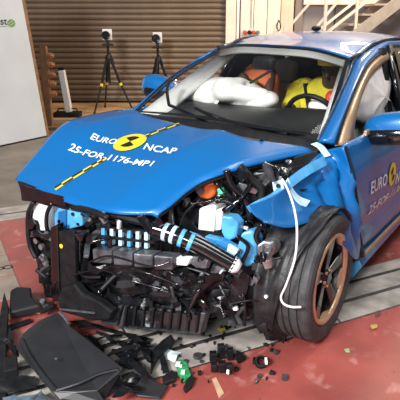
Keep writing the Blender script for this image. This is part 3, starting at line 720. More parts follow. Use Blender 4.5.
# ------------------------------------------------------------------ wheels
def wheel(loc, steer, outward):
    X = Matrix.Translation(loc) @ Matrix.Rotation(R(steer), 4, 'Z'); wl = empty('wheel', loc); wl.parent = car
    def b_(mb, nm, m, sm=False, **k):
        o = mb.build(nm, m, None, sm=sm, X=X, **k); o.parent = wl; o.matrix_parent_inverse = Matrix.Translation(loc).inverted(); return o
    ax = (outward, 0, 0)
    half = [(.232, .088), (.250, .100), (.275, .109), (.305, .110), (.322, .102), (.332, .090), (.335, .078), (.336, .066), (.327, .064), (.327, .054), (.3365, .052), (.337, .026), (.327, .024), (.327, .012), (.337, .010)]
    prof = half + [(r, -h) for r, h in half[::-1]]
    b_(MB().lathe((0, 0, 0), ax, prof, 72), 'tyre', RUB, sm=False)
    b_(MB().lathe((0, 0, 0), ax, [(.232, .088), (.238, .098), (.226, .100), (.214, .080), (.205, .03), (.205, -.09), (.228, -.09)], 56), 'rim_barrel', DKMET, sm=True)
    b_(MB().lathe((0, 0, 0), ax, [(.241, .093), (.241, .101), (.226, .104), (.214, .090), (.214, .083)], 56), 'rim_lip', COPPER, sm=True)
    b_(MB().disc((.02 * outward, 0, 0), ax, .15, .02, 36), 'brake_disc', GREYMET)
    b_(MB().lathe((0, 0, 0), ax, [(.001, .088), (.03, .088), (.035, .080), (.055, .072), (.06, .03), (.001, .03)], 24), 'hub', GLOSS)
    for k in range(5):
        a = k * 2 * math.pi / 5 + .25
        def pt(r, da, h): return Vector((outward * h, math.cos(a + da) * r, math.sin(a + da) * r))
        mb = MB().prism([pt(.045, -.5, .070), pt(.045, .5, .070), pt(.213, .20, .086), pt(.213, -.20, .086)], (-.028 * outward, 0, 0)); so = b_(mb, 'spoke', GLOSS, bevel=.004)
        for s_ in (-1, 1):
            mb = MB().prism([pt(.085, s_ * .42, .078), pt(.085, s_ * .30, .080), pt(.222, s_ * .17, .094), pt(.222, s_ * .34, .094)], (-.02 * outward, 0, 0)); o = mb.build('spoke_facet', COPPER, None, X=X); o.parent = so; o.matrix_parent_inverse = Matrix.Translation(loc).inverted()
        b_(MB().lathe(pt(.042, .62, .072), ax, [(.001, 0), (.009, 0), (.009, .012), (.001, .014)], 8), 'wheel_nut', COPPER)
        mb = MB().prism([pt(.208, .36, .088), pt(.232, .30, .096), pt(.232, .62, .096), pt(.232, .95, .096), pt(.208, .88, .088), pt(.195, .62, .082)], (-.012 * outward, 0, 0)); b_(mb, 'rim_insert', COPPER)
    return wl
wheel((.802, .055, .338), 1, 1)
wheel((-.78, .0, .338), 0, -1); wheel((.77, 2.62, .338), 0, 1); wheel((-.77, 2.62, .338), 0, -1)
# crumpled arch liner over the tyre
rws = []
for i in range(26):
    s = i / 25; r = []
    for j in range(30):
        t = j / 29; lo_ = lerp(-38, 66, max(0, (s - .28) / .72) ** .9); ph = R(lerp(lo_, 150, t)); rr = .362 + .016 * noise.noise(Vector((s * 7, t * 9, 1))) + .012 * abs(noise.noise(Vector((s * 16, t * 14, 5)))) + .03 * smooth(.2, 0, s)
        r.append(Vector((.66 + .235 * s, .055 - math.cos(ph) * rr, .338 + math.sin(ph) * rr)))
    rws.append(r)
MB().grid(rws).build('arch_liner', mat('matte_liner', (.016,.016,.018), .5, bump=.5, scale=14, var=.4), car, sm=True, solid=.004, off=1)

# ------------------------------------------------------------------ left front fender, crumpled
ctl = [[(247, 206, -.40), (266, 199, -.27), (284, 188, -.12), (301, 171, .08), (322, 152, .30), (344, 139, .40)],
       [(250, 211, -.40), (271, 209, -.27), (290, 203, -.10), (309, 191, .08), (331, 176, .28), (350, 168, .42)],
       [(256, 217, -.39), (280, 220, -.25), (300, 214, -.09), (320, 208, .09), (340, 208, .28), (355, 205, .46)],
       [(262, 221, -.37), (286, 226, -.24), (308, 221, -.07), (329, 226, .10), (349, 242, .30), (360, 240, .50)],
       [(264, 223, -.37), (287, 228, -.24), (309, 223, -.07), (330, 228, .10), (354, 259, .37), (362, 268, .54)]]
edge = [(.29, .985), (.31, .82), (.38, .64), (.50, .47), (.59, .33)]
cols = [spline([A(u, v, y=y) for u, v, y in row[:-1]] + [Vector((Dx(*e) - .004, e[0] - .006, e[1]))], 40) for row, e in zip(ctl, edge)]
rws = []
cc_ = [spline([c_[i] for c_ in cols], 28) for i in range(41)]
for j in range(29):
    r = []
    for i in range(41):
        p = cc_[i][j].copy(); s = i / 40; t = j / 28
        a = smooth(.45, .7, s) * smooth(1.0, .93, s) * smooth(0, .12, t) * smooth(1, .55, t)
        p.x += a * (.040 * abs(math.sin(19 * s + 5 * t + 1.6 * math.sin(5 * t))) - .012 + .050 * (.4 - abs(noise.noise(Vector((s * 10, t * 4, 2)))))) ; p.x += .012 * noise.noise(Vector((s * 14, t * 8, 7))) * a
        r.append(p)
    rws.append(r)
MB().grid(rws).build('front_fender', PAINT, car, sm=True, solid=.008)
MB().tube([Vector((Dx(*e) + .004, e[0] - .002, e[1])) for e in edge], .006, 6).build('door_gap_seal', BLK, car)
def bent(name, px, ys, wpx, m, th=.006, par=car):
    """strip of sheet metal following pixel-measured points, its width along wpx"""
    a = spline([A(u, v, y=y) for (u, v), y in zip(px, ys)], 14); b = spline([A(u + wpx[0], v + wpx[1], y=y) for (u, v), y in zip(px, ys)], 14)
    return MB().grid([a, b]).build(name, m, par, solid=th)
bent('fender_mount', [(287, 180), (300, 170), (313, 162), (324, 156)], [-.10, -.01, .10, .19], (3, 9), INNER, .010)
bent('fender_mount', [(311, 144), (318, 148), (325, 157)], [.26, .26, .27], (6, -2), PRIMER)
bent('wing_support', [(284, 184), (289, 195), (296, 203), (306, 207)], [-.10, -.08, -.06, -.04], (4, -6), PRIMER)
bent('wing_support', [(247, 206), (258, 200), (272, 193), (285, 180)], [-.38, -.30, -.16, -.06], (4, 6), INNER)
MB().prism([A(u, v, y=-.10) for u, v in ((272, 182), (282, 180), (284, 190), (274, 194))], (0, .012, 0)).build('bracket_tab', PRIMER, car, bevel=.002)
MB().disc(A(278, 186, y=-.112), (0, 1, 0), .012, .004, 12).build('tab_hole', BVIN, car)
MB().prism([A(u, v, y=.56) for u, v in ((344, 264), (358, 262), (361, 268), (352, 278), (343, 277))], (0, .03, 0)).build('sill_end', INNER, car, bevel=.004)
MB().ball(A(357, 252, y=.52), (.04, .05, .06), 12, 8, amp=.5, freq=25).build('torn_seal', BLK, car)

# ------------------------------------------------------------------ crushed front end
def FY(u, v, off=0):
    p = A(u, v, y=-.60 + off)
    if p.x > .22:
        k = .55; n = Vector((-k, 1, 0)); d = ray(u, v); c_ = n.dot(Vector((.22, -.60 + off, 0))); p = CAM + d * ((c_ - n.dot(CAM)) / n.dot(d))
    return p
def plate(name, px, off, th, m, bevel=.004, par=car):
    return MB().prism([FY(u, v, off) for u, v in px], (0, th, 0)).build(name, m, par, bevel=bevel)
def hose(name, px, offs, r, m, n=8):
    return MB().tube(spline([FY(u, v, o) for (u, v), o in zip(px, offs if isinstance(offs, list) else [offs] * len(px))], 6 * len(px)), r, n).build(name, m, car, sm=True)
def sheet(name, corners, off, m, amp=.03, freq=9, nx=22, ny=10, th=.006, seed=0, par=car):
    q = [FY(u, v, off) for u, v in corners]; rw = []
    for j in range(ny + 1):
        r = []
        for i in range(nx + 1):
            s, t = i / nx, j / ny; p = (q[0] * (1 - s) + q[1] * s) * (1 - t) + (q[3] * (1 - s) + q[2] * s) * t
            r.append(crumple(p, amp, freq, seed))
        rw.append(r)
    return MB().grid(rw).build(name, m, par, solid=th)
# dark masses behind
plate('engine_cover', [(90, 222), (165, 222), (215, 182), (268, 168), (280, 235), (262, 300), (200, 300), (95, 290)], .42, .22, GREYBLK, .02)
plate('radiator', [(85, 228), (200, 240), (205, 300), (80, 292)], .16, .05, BLK)
for k in range(12): plate('radiator_fin', [(88 + k * 9, 232 + k * .9), (90 + k * 9, 232 + k * .9), (90 + k * 9, 290 + k * .7), (88 + k * 9, 290 + k * .7)], .15, .008, DKMET, 0)
plate('inner_wing', [(34, 205), (60, 205), (95, 215), (95, 300), (45, 305), (36, 260)], .25, .04, BLK)
plate('inner_wing', [(258, 168), (318, 150), (322, 200), (300, 222), (262, 222)], .62, .03, BLK)
# trim under the hood edge
sheet('hood_seal', [(18, 181), (112, 213), (112, 219), (22, 200)], .02, BLK, .008, 12, seed=1)
sheet('upper_trim', [(20, 184), (62, 197), (66, 206), (25, 200)], -.02, GLOSS, .006, 14, seed=2)
# right front corner
plate('washer_tank', [(33, 204), (52, 205), (49, 231), (40, 231), (38, 222), (32, 219)], .02, .10, WHITE, .008)
lb_ = plate('lamp_bracket', [(53, 212), (60, 206), (77, 203), (82, 207), (82, 226), (70, 229), (55, 229)], .03, .07, INNER, .008)
for u, v, r_ in ((72, 207.5, .014), (73, 214, .010), (60, 222, .016), (78, 224, .008)): MB().disc(FY(u, v, .026), (0, -1, 0), r_, .006, 14).build('bolt_hole', BVIN if r_ != .014 else PRIMER, lb_)
plate('lamp_rib', [(58, 212), (66, 210), (66, 228), (58, 229)], .02, .02, mat('deep_blue_plastic', (.01, .12, .35), .4), .003)
hose('wiring_loom', [(34, 202), (29, 212), (28, 228), (30, 245), (36, 258)], 0, .014, BLK)
hose('wiring_loom', [(52, 203), (47, 214), (47, 228), (52, 240)], -.01, .012, GLOSS)
hose('wiring_loom', [(36, 206), (33, 222), (34, 240), (40, 262), (42, 282)], .05, .018, BLK)
plate('lamp_housing', [(32, 232), (52, 230), (54, 262), (36, 264)], .06, .14, BLK, .012)
plate('side_duct', [(38, 262), (58, 260), (60, 300), (44, 298)], .03, .14, CRUMP, .014)
for u, v in ((43, 246), (45, 258), (47, 262), (38, 240)): MB().disc(FY(u, v, .02), (0, -1, 0), .017, .02, 12).build('bolt', GREYMET, car)
plate('support_column', [(50, 228), (57, 224), (60, 302), (52, 302)], -.06, .05, GLOSS, .006)
sc_ = plate('support_panel', [(58, 231), (74, 231), (76, 290), (62, 300), (59, 296)], -.05, .03, BLK, .008)
MB().disc(FY(61.5, 246, -.055), (0, -1, 0), .012, .004, 14).build('yellow_sticker', YEL, sc_)
plate('support_column', [(74, 232), (80, 232), (80, 262), (76, 284)], -.02, .04, GLOSS, .006)
for (u, v, m_) in ((74, 256, PRIMER), (79, 262, WHITE), (77, 250, INNER)): plate('clip', [(u, v), (u + 4, v - 1), (u + 4, v + 9), (u, v + 9)], .03, .02, m_, .003)
# broken air dam foot
fb = [FY(u, v, -.12) for u, v in ((62, 288), (74, 284), (82, 294), (99, 302), (112, 312), (108, 321), (92, 321), (60, 312), (57, 300))]
MB().prism(fb, (0, .05, 0)).build('air_dam', BLK, car, bevel=.010)
MB().bar(FY(60, 309, -.13), FY(95, 313, -.13), .008, .008).build('air_dam_edge', GREYMET, car)
# upper support frame with braces
MB().tube([FY(84, 206, .03), FY(120, 216, .03), FY(160, 226, .03)], .022, 8).build('cross_member', BLK, car)
MB().bar(FY(86, 226, -.01), FY(104, 208, .04), .03, .014, upv=(0, 1, 0)).build('brace', GLOSS, car, bevel=.003)
MB().bar(FY(86, 208, .0), FY(106, 226, .04), .03, .014, upv=(0, 1, 0)).build('brace', GLOSS, car, bevel=.003)
MB().bar(FY(140, 216, -.03), FY(158, 240, .0), .04, .02, upv=(0, 1, 0)).build('brace', GLOSS, car, bevel=.003)
plate('reservoir', [(112, 206), (134, 210), (132, 219), (114, 216)], .10, .06, WHITE, .006)
for k in range(6):
    u = 101 + k * 8.6; v = 228 + k * .9
    wb = MB(); wb.prism([FY(u, v, .02), FY(u + 3.4, v + .3, .02), FY(u + 3.4, v + 16.3, .02), FY(u, v + 16, .02)], (0, .02, 0)); wb.build('grille_upright', PRIMER if k % 3 else INNER, car, bevel=.002)
MB().bar(FY(98, 227, .03), FY(155, 233, .03), .02, .02).build('grille_bar', BLK, car)
MB().bar(FY(98, 236, .01), FY(155, 242, .01), .016, .012).build('grille_bar', BLK, car)
MB().bar(FY(98, 245, .03), FY(155, 250, .03), .02, .02).build('grille_bar', BLK, car)
# bumper beam in segments
for k in range(5):
    u = 92 + k * 20.5; v = 249 + k * 2.2
    if k < 4: plate('bumper_beam_segment', [(u, v), (u + 19.5, v + 1.6), (u + 19, v + 15), (u + 1, v + 14)], -.05, .07, mat('scuffed_grey_plastic', (.065, .068, .075), .34, var=.5, scale=18, bump=.3), .007)
plate('beam_end_plate', [(172, 257), (190, 259), (187, 266), (170, 265)], -.02, .04, WHITE, .004)
plate('beam_end_plate', [(157, 258), (171, 258), (170, 270), (158, 268)], -.02, .05, GREYMET, .005)
# ribbed arm swinging to the left side
arm = [FY(u, v, o) for u, v, o in ((152, 228, .02), (166, 232, .0), (182, 238, -.02), (200, 246, -.03), (218, 256, -.04), (234, 265, -.05))]
MB().tube(spline(arm, 24), .040, 12).build('bumper_arm', GLOSS, car, sm=True)
cvv = spline(arm, 40)
for i_, k in enumerate((8, 12, 16, 20)):
    d_ = (cvv[k + 1] - cvv[k]).normalized(); MB().lathe(cvv[k], d_, [(.0405, -.010), (.044, -.008), (.044, .008), (.0405, .010)], 20, True).build('arm_rib', PRIMER if i_ < 2 else INNER, car)
d_ = (cvv[40] - cvv[37]).normalized(); MB().lathe(cvv[40], d_, [(.001, .03), (.025, .03), (.038, .01), (.040, -.01), (.001, -.01)], 16).build('arm_cap', WHITE, car, sm=True)
# battery / inverter items
oc = plate('high_voltage_connector', [(192, 186), (199, 180), (210, 178), (214, 184), (215, 194), (208, 200), (199, 198)], .30, .09, ORANGE, .012)
MB().tube([FY(207, 183, .28), FY(213, 181, .28)], .022, 10).build('connector_neck', ORANGE, oc)
MB().disc(FY(201, 190, .295), (0, -1, 0), .022, .015, 14).build('connector_cap', GREYMET, oc)
plate('connector_label', [(192, 186), (198, 183), (200, 188), (194, 191)], .28, .015, WHITE, .002)
plate('inverter_box', [(199, 209), (212, 203), (216, 206), (214, 232), (198, 230)], .24, .10, WHITE, .006)
plate('inverter_box', [(216, 210), (223, 208), (221, 230), (215, 231)], .22, .08, LGREY, .006)
plate('green_clip', [(217, 189), (222, 188), (223, 194), (218, 195)], .26, .02, MINT, .003)
plate('crumpled_rail', [(222, 216), (232, 217), (238, 224), (236, 238), (226, 242), (221, 232)], .18, .07, INNER, .010)
plate('crumpled_rail', [(241, 233), (252, 230), (257, 240), (256, 264), (246, 268), (238, 262), (237, 246)], .08, .07, INNER, .012)
plate('crumpled_rail', [(205, 236), (222, 240), (240, 250), (238, 258), (220, 250), (204, 243)], .14, .04, mat('mid_blue_paint', (.03, .26, .58), .35, var=.3), .006)
plate('crumpled_rail', [(228, 244), (238, 250), (234, 260), (226, 254)], .02, .02, PRIMER, .004)
plate('crumpled_rail', [(218, 276), (229, 276), (228, 286), (222, 284)], .02, .03, PRIMER, .004)
sheet('blue_panel_edge', [(190, 232), (216, 244), (214, 250), (190, 240)], .10, INNER, .01, 16, 10, 5)
plate('brake_caliper', [(256, 246), (263, 241), (273, 242), (275, 250), (271, 258), (259, 259)], -.02, .07, GREYMET, .010)
for u, v in ((262, 248), (270, 249), (268, 254)): MB().disc(FY(u, v, -.03), (0, -1, 0), .014, .02, 12).build('caliper_piston', GREYMET, car)
plate('steering_bracket', [(262, 262), (272, 259), (272, 268), (265, 270)], -.01, .03, GREYMET, .004)
# hanging dark flap between arch and front
sheet('splash_guard', [(252, 275), (274, 268), (284, 344), (266, 340)], .14, CRUMP, .02, 10, 12, 14, seed=4)
sheet('splash_guard', [(232, 285), (258, 280), (268, 335), (250, 322)], .06, BLK, .02, 10, 12, 14, seed=5)
plate('lower_arm', [(225, 292), (262, 286), (266, 296), (230, 306)], .10, .06, CRUMP, .010)
# crumpled black front skin and under tray
sheet('grille_skin', [(62, 262), (160, 270), (158, 292), (60, 288)], -.03, CRUMP, .05, 8, 40, 16, seed=6)
sheet('grille_skin', [(150, 266), (250, 282), (235, 306), (140, 300)], -.03, CRUMP, .05, 8, 40, 16, seed=7)
sheet('bumper_skin', [(80, 280), (190, 290), (185, 304), (78, 300)], -.07, CRUMP, .05, 9, 40, 12, seed=8)
sheet('bumper_skin', [(60, 290), (150, 300), (140, 315), (70, 312)], -.04, CRUMP, .03, 10, 30, 10, seed=9)
sheet('bumper_skin', [(176, 284), (240, 290), (226, 318), (186, 318)], .00, CRUMP, .04, 10, 30, 12, seed=10)
tray = plate('under_tray', [(124, 306), (206, 313), (200, 335), (118, 328)], -.06, .05, GREYBLK, .006)
for k in range(9):
    u = 125 + k * 9.0; v = 306 + k * .75
    plate('tray_rib', [(u, v), (u + 2, v + .2), (u - .6, v + 21), (u - 3, v + 21)], -.075, .03, BLK, .003, tray)
for k in range(8):
    u = 128 + k * 9.0; v = 309 + k * .75
    plate('tray_pocket', [(u, v), (u + 6.2, v + .4), (u + 4.2, v + 17), (u - 2, v + 16.6)], -.066, .01, GLOSS, .003, tray)
plate('under_tray_corner', [(104, 310), (122, 305), (116, 327), (100, 324)], -.05, .04, GREYBLK, .008)
# loose wires, hoses and torn brackets in the crush zone
zone = [(30, 205), (70, 207), (110, 217), (157, 217), (200, 184), (258, 166), (300, 160), (284, 228), (268, 300), (240, 320), (205, 312), (120, 304), (60, 300), (36, 262)]
def inside(u, v):
    c_ = False
    for (x1, y1), (x2, y2) in zip(zone, zone[1:] + zone[:1]):
        if (y1 > v) != (y2 > v) and u < (x2 - x1) * (v - y1) / (y2 - y1) + x1: c_ = not c_
    return c_
rnd = random.Random(21); n_ = 0
while n_ < 250:
    u = rnd.uniform(30, 300); v = rnd.uniform(160, 320)
    if not inside(u, v): continue
    if 190 < u < 226 and 176 < v < 234 and n_ % 4: continue
    if 36 < u < 84 and 202 < v < 230: continue
    if 94 < u < 196 and 226 < v < 268 and n_ % 6: continue
    n_ += 1; deep = u > 165 and v < 250 and u + (v - 180) * .6 > 175
    off = rnd.uniform(.24, .40) if deep else rnd.uniform(-.07, .12)
    kind = rnd.random(); c0 = FY(u, v, off)
    if kind < .34:
        d_ = Vector((rnd.gauss(0, 1), rnd.gauss(0, .4), rnd.gauss(0, .7))).normalized() * rnd.uniform(.04, .13)
        sd_ = Vector((rnd.gauss(0, 1), rnd.gauss(0, .5), rnd.gauss(0, 1))).normalized() * rnd.uniform(.01, .05)
        MB().tube(spline([c0 - d_, c0 - d_ * .3 + sd_, c0 + d_ * .4 + sd_ * .6, c0 + d_], 12), rnd.choice((.004, .006, .009, .014)), 6).build('hose', rnd.choice((BLK, GLOSS, GLOSS, GREYBLK)), car, sm=True)
    elif kind < .66:
        m_ = rnd.choice((BLK, GLOSS, GLOSS, CRUMP, GREYBLK, GREYBLK, GREYMET))
        ax1 = Vector((rnd.gauss(0, 1), rnd.gauss(0, .5), rnd.gauss(0, .8))).normalized(); ax2 = ax1.cross(Vector((rnd.gauss(0, .5), 1, rnd.gauss(0, .5)))).normalized()
        a_, b_ = rnd.uniform(.02, .07), rnd.uniform(.012, .03)
        MB().prism([c0 + ax1 * a_ * x + ax2 * b_ * y for x, y in ((-1, -.6), (-.3, -1), (.9, -.7), (1, .3), (.2, 1), (-.8, .8))], ax1.cross(ax2) * rnd.uniform(.006, .03)).build('torn_bracket', m_, car, bevel=.002)
    elif kind < .84:
        q = [(u - rnd.uniform(6, 16), v - rnd.uniform(1, 7)), (u + rnd.uniform(6, 16), v - rnd.uniform(0, 6)), (u + rnd.uniform(5, 14), v + rnd.uniform(2, 6)), (u - rnd.uniform(6, 14), v + rnd.uniform(1, 6))]
        sheet('torn_skin', q, off, rnd.choice((CRUMP, GLOSS, CRUMP, BLK)), .03, 14, 10, 5, .004, n_)
    elif kind < .93:
        MB().lathe(c0, Vector((rnd.gauss(0, .5), -1, rnd.gauss(0, .5))), [(.001, 0), (.012, 0), (.012, .01), (.007, .012), (.007, .03), (.001, .03)], 10).build('bolt', rnd.choice((GREYMET, GREYMET, DKMET)), car)
    else:
        MB().box(c0, (rnd.uniform(.01, .04), .015, rnd.uniform(.008, .03)), Matrix.Rotation(rnd.uniform(0, 3), 3, 'Y')).build('clip', rnd.choice((PRIMER, WHITE, INNER, LGREY)), car, bevel=.002)
# bigger hoses in the open engine bay
for px, o, r_ in (([(214, 178), (224, 190), (236, 205), (240, 222)], .30, .014), ([(226, 170), (232, 185), (246, 200), (250, 220)], .26, .018), ([(240, 166), (252, 180), (262, 190), (258, 205)], .30, .020),
                  ([(190, 204), (204, 202), (220, 200), (236, 206)], .20, .007), ([(262, 164), (276, 170), (280, 180)], .34, .018), ([(236, 236), (248, 246), (242, 262), (236, 270)], .04, .010), ([(180, 226), (186, 212), (200, 200)], .2, .006),
                  ([(262, 224), (256, 236), (262, 250), (256, 262)], .06, .014), ([(222, 262), (232, 276), (230, 300), (238, 310), (246, 300)], .05, .010)):
    hose('hose', px, o, r_, rnd.choice((BLK, GLOSS)))
for px in ([(90, 262), (110, 256), (150, 266), (170, 262)], [(70, 276), (100, 270), (130, 280), (165, 290)], [(120, 268), (150, 274), (176, 284), (190, 280)]):
    hose('wiring_loom', px, -.08, .005, GLOSS)

# white cable
wc = MB().tube(spline([A(282, 179, y=-.12), A(288, 190, y=-.16), A(294, 208, y=-.22), A(297, 230, y=-.30), A(295, 258, y=-.34), A(286, 285, y=-.36), A(281, 297, y=-.36), A(284, 304, y=-.36), A(292, 307, y=-.35), A(301, 307, y=-.32)], 48), .0055, 8).build('loose_cable', WHITE, sm=True)
tag(wc, 'thin white cable hanging from the crumpled fender down over the tyre', 'cable')

# ------------------------------------------------------------------ debris on the floor
def gp(u, v, z=.012): return A(u, v, z=z)
def shard(name, px, label, cat, m, z=.02, th=.008, bevel=.002, group=None, tilt=None):
    o = MB().prism([gp(q[0], q[1], q[2] if len(q) > 2 else z) for q in px], (0, 0, -th)).build(name, m, bevel=bevel)
    return tag(o, label, cat, group)
bp = empty('splash_panel', gp(65, 365, 0)); MATP = mat('charcoal_moulding', (.018, .0185, .021), .42, var=.15, scale=10, bump=.05)
big = [(23, 333, .09), (38, 321, .11), (57, 312, .13), (64, 318, .13), (68, 324, .13), (95, 345, .13), (122, 367, .11), (119, 374, .09), (97, 391, .06), (75, 393, .055), (52, 391, .06), (30, 365, .07), (16, 347, .08)]
MB().prism([gp(*q) for q in big], (0, 0, -.012)).build('panel', MATP, bp, bevel=.005)
MB().tube(spline([gp(22, 339, .093), gp(30, 356, .083), gp(44, 376, .073), gp(56, 390, .066)], 12), .010, 6, .5).build('fold', MATP, bp)
MB().tube(spline([gp(56, 390, .066), gp(78, 383, .085), (gp(98, 374, .10)), gp(118, 369, .109)], 12), .010, 6, .5).build('fold', MATP, bp)
MB().prism([gp(52, 391, .058), gp(75, 392, .056), gp(98, 390, .058), gp(107, 404, .03), gp(82, 412, .02), gp(60, 400, .03)], (0, 0, -.010)).build('lower_flange', MATP, bp, bevel=.004)
MB().prism([gp(97, 391, .06), gp(119, 374, .09), gp(122, 380, .04), gp(104, 399, .02)], (0, 0, -.008)).build('side_flange', BLK, bp, bevel=.003)
MB().disc(gp(56, 359, .105), (0, 0, 1), .007, .003, 10).build('fastener', GREYMET, bp)
MB().tube(spline([gp(61, 313, .14), gp(65, 318, .14), gp(69, 324, .135)], 8), .009, 6).build('handle_slot', GREYMET, bp)
tag(bp, 'large charcoal moulded splash panel lying before the crushed bumper', 'car panel')
shard('foam_block', [(10, 290, .10), (17, 286, .11), (31, 287, .11), (32, 297, .10), (40, 305, .08), (9, 312, .06)], 'ragged matte black foam slab on the red floor behind the splash panel', 'foam', BVIN, th=.05, bevel=.01)
kb = empty('broken_bracket', gp(42, 306, 0))
MB().bar(gp(40, 299, .06), gp(47, 308, .05), .035, .02).build('plate', GREYBLK, kb, bevel=.004)
MB().bar(gp(42, 312, .04), gp(54, 305, .06), .03, .02).build('arm', BLK, kb, bevel=.004)
MB().disc(gp(43, 302, .075), (0, -.5, 1), .016, .012, 12).build('bolt', GREYMET, kb)
tag(kb, 'broken black bracket with silver bolt beside the ragged foam slab', 'bracket')
tr = MB().prism([gp(4, 291, .09), gp(9, 307, .08), (gp(6, 350, .06)), gp(6, 405, .03), gp(-8, 405, .03), gp(-5, 340, .06)], (0, 0, -.02)).build('trim_strip', BLK, bevel=.005); tag(tr, 'long black trim strip lying along the beige slabs', 'trim strip')
tag(MB().tube(spline([gp(6, 316, .014), gp(16, 313.5, .014), gp(28, 312, .014), gp(40, 313, .014)], 16), .006, 6).build('wire', YEL, sm=True), 'thin yellow wire on the red floor beside the foam slab', 'wire')
shard('plastic_bar', [(8, 325), (30, 318), (32, 321), (9, 330)], 'straight black bar on the red floor beside the yellow wire', 'plastic bar', BLK)
shard('module_box', [(4, 357, .09), (17, 354, .09), (18, 368, .09), (4, 371, .09)], 'small ribbed black box beside the large splash panel', 'box', BLK, th=.07, bevel=.006)
def gsheet(name, c4, label, cat, m, amp=.02, freq=14, z=.03, seed=0, nx=16, ny=10, group=None):
    q = [gp(*(k if len(k) > 2 else (*k, z))) for k in c4]; rw = []
    for j in range(ny + 1):
        r = []
        for i in range(nx + 1):
            s_, t = i / nx, j / ny; p = (q[0] * (1 - s_) + q[1] * s_) * (1 - t) + (q[3] * (1 - s_) + q[2] * s_) * t; p = crumple(p, amp, freq, seed); p.z = max(.016, p.z); r.append(p)
        rw.append(r)
    o = MB().grid(rw).build(name, m, solid=.004); return tag(o, label, cat, group)
gsheet('torn_skin', [(-2, 380), (34, 376), (38, 388), (-2, 392)], 'torn dull black sheet at the foot of the ribbed box', 'car panel', BLK, .02, z=.05, seed=3)
gsheet('foil_sheet', [(-4, 397), (42, 393, .05), (50, 400), (-4, 410)], 'crumpled glossy foil sheet beside the large splash panel', 'foil', mat('silver_blue_foil', (.18, .24, .30), .22, .6, var=.6, scale=14), .035, z=.045, seed=5)
# torn strips over the rails
strips = [((78, 326), (128, 335), 5), ((92, 340), (122, 336), 4), ((90, 352), (120, 341), 4), ((104, 357), (135, 346), 5), ((112, 350), (140, 366), 7), ((118, 340), (136, 358), 6), ((126, 332), (148, 350), 8), ((108, 366), (132, 362), 6), ((124, 366), (146, 372), 7), ((96, 332), (118, 345), 4), ((138, 336), (150, 362), 7), ((70, 322), (110, 330), 5), ((124, 374), (138, 384), 12), ((112, 392), (140, 378), 9), ((112, 398), (140, 388), 10), ((120, 356), (150, 378), 8), ((128, 344), (150, 338), 7), ((2, 338), (18, 356), 6), ((2, 318), (12, 345), 6), ((134, 352), (152, 346), 6), ((84, 334), (104, 352), 4)]
for k, (a, b, w_) in enumerate(strips):
    pa, pb = gp(*a, .04 + .01 * (k % 3)), gp(*b, .03 + .012 * (k % 4)); md = (pa + pb) / 2 + Vector((0, 0, .015)); dd = (pb - pa).normalized(); sd = dd.cross(Vector((0, 0, 1))) * (w_ * .0028)
    rw = []
    for p_, f_ in ((pa, .3), (pa.lerp(md, .6), 1), (md, .8), (md.lerp(pb, .5), 1.1), (pb, .4)): rw.append([crumple(p_ - sd * f_, .012, 20, k), crumple(p_ + sd * f_, .012, 20, k + 9)])
    tag(MB().grid(rw).build('torn_strip', (BLK, GLOSS, CRUMP)[k % 3], solid=.006), ('dull black torn plastic strip lying over the rails beside the splash panel', 'shiny black torn plastic strip lying over the rails beside the splash panel', 'crumpled black torn plastic strip lying over the rails beside the splash panel')[k % 3], 'plastic strip', 'torn strips over the rails')
shard('crossed_bracket', [(162, 340, .06), (171, 334, .07), (175, 340, .07), (158, 357, .04), (151, 373, .03), (150, 352, .04)], 'bent black bracket end lying beside the white paper', 'bracket', BLK, th=.012)
shard('plastic_bar', [(158, 352, .04), (163, 350, .04), (169, 370, .03), (163, 373, .03)], 'short black bar under the bent bracket by the white paper', 'plastic bar', BLK)
shard('cover_plate', [(150, 374, .04), (158, 383, .03), (168, 385, .03), (160, 398, .025), (138, 396, .025), (128, 388, .04), (138, 376, .05)], 'broad black cover plate on the red floor below the bent bracket', 'car panel', MATP, th=.010, bevel=.004)
gsheet('paper_scrap', [(166, 349), (180, 352), (175, 361), (163, 358)], 'crumpled white paper scrap on the rail edge by the green circuit board', 'paper', mat('white_paper', (.72, .80, .82), .7), .012, 25, .02, 2)
gb = empty('circuit_board', gp(183, 370, 0))
MB().prism([gp(175, 361, .02), gp(185, 359, .02), (gp(191, 375, .02)), gp(184, 382, .02), gp(178, 374, .02)], (0, 0, -.006)).build('board', GREEN, gb)
for u, v, w_ in ((178, 364, .022), (183, 372, .018), (181, 366, .010)): MB().box(gp(u, v, .024), (w_, w_ * 1.4, .008), Matrix.Rotation(.5, 3, 'Z')).build('chip', WHITE, gb)
tag(gb, 'small green circuit board with white chips on the red floor', 'circuit board')
shard('plastic_lug', [(162, 376), (172, 369), (177, 373), (175, 379), (163, 383)], 'black rounded lug touching the green circuit board', 'plastic piece', BVIN, z=.03, th=.02, bevel=.005)
shard('plastic_lug', [(183, 387), (190, 375), (195, 377), (192, 385), (185, 391)], 'black pointed lug below the green circuit board', 'plastic piece', BVIN, z=.025, th=.016, bevel=.004)
cb = empty('connector_block', gp(222, 366, 0))
for u, v, sx_, sz in ((213, 358, .035, .05), (221, 354, .035, .07), (230, 356, .03, .06), (214, 368, .03, .04), (222, 368, .035, .05), (229, 370, .03, .05)):
    c0 = gp(u, v + 5, 0); MB().box(c0 + Vector((0, 0, .012 + sz / 2)), (sx_, sx_, sz), Matrix.Rotation(.4 + .1 * sz * 50, 3, 'Z')).build('socket', BLK, cb, bevel=.004)
MB().tube(spline([gp(220, 352, .06), gp(223, 346, .08), gp(226, 352, .06)], 8), .005, 6).build('wire', GLOSS, cb)
MB().box(gp(228, 372, .06), (.012, .008, .02)).build('tag', WHITE, cb)
tag(cb, 'cluster of black electrical connectors standing on the red floor', 'connector')
rg = empty('hose_clamp', gp(261, 362, 0))
MB().lathe(gp(261, 362, .03), (.3, -.4, .8), [(.022, -.012), (.030, -.012), (.030, .012), (.022, .012)], 16, True).build('ring', BLK, rg)
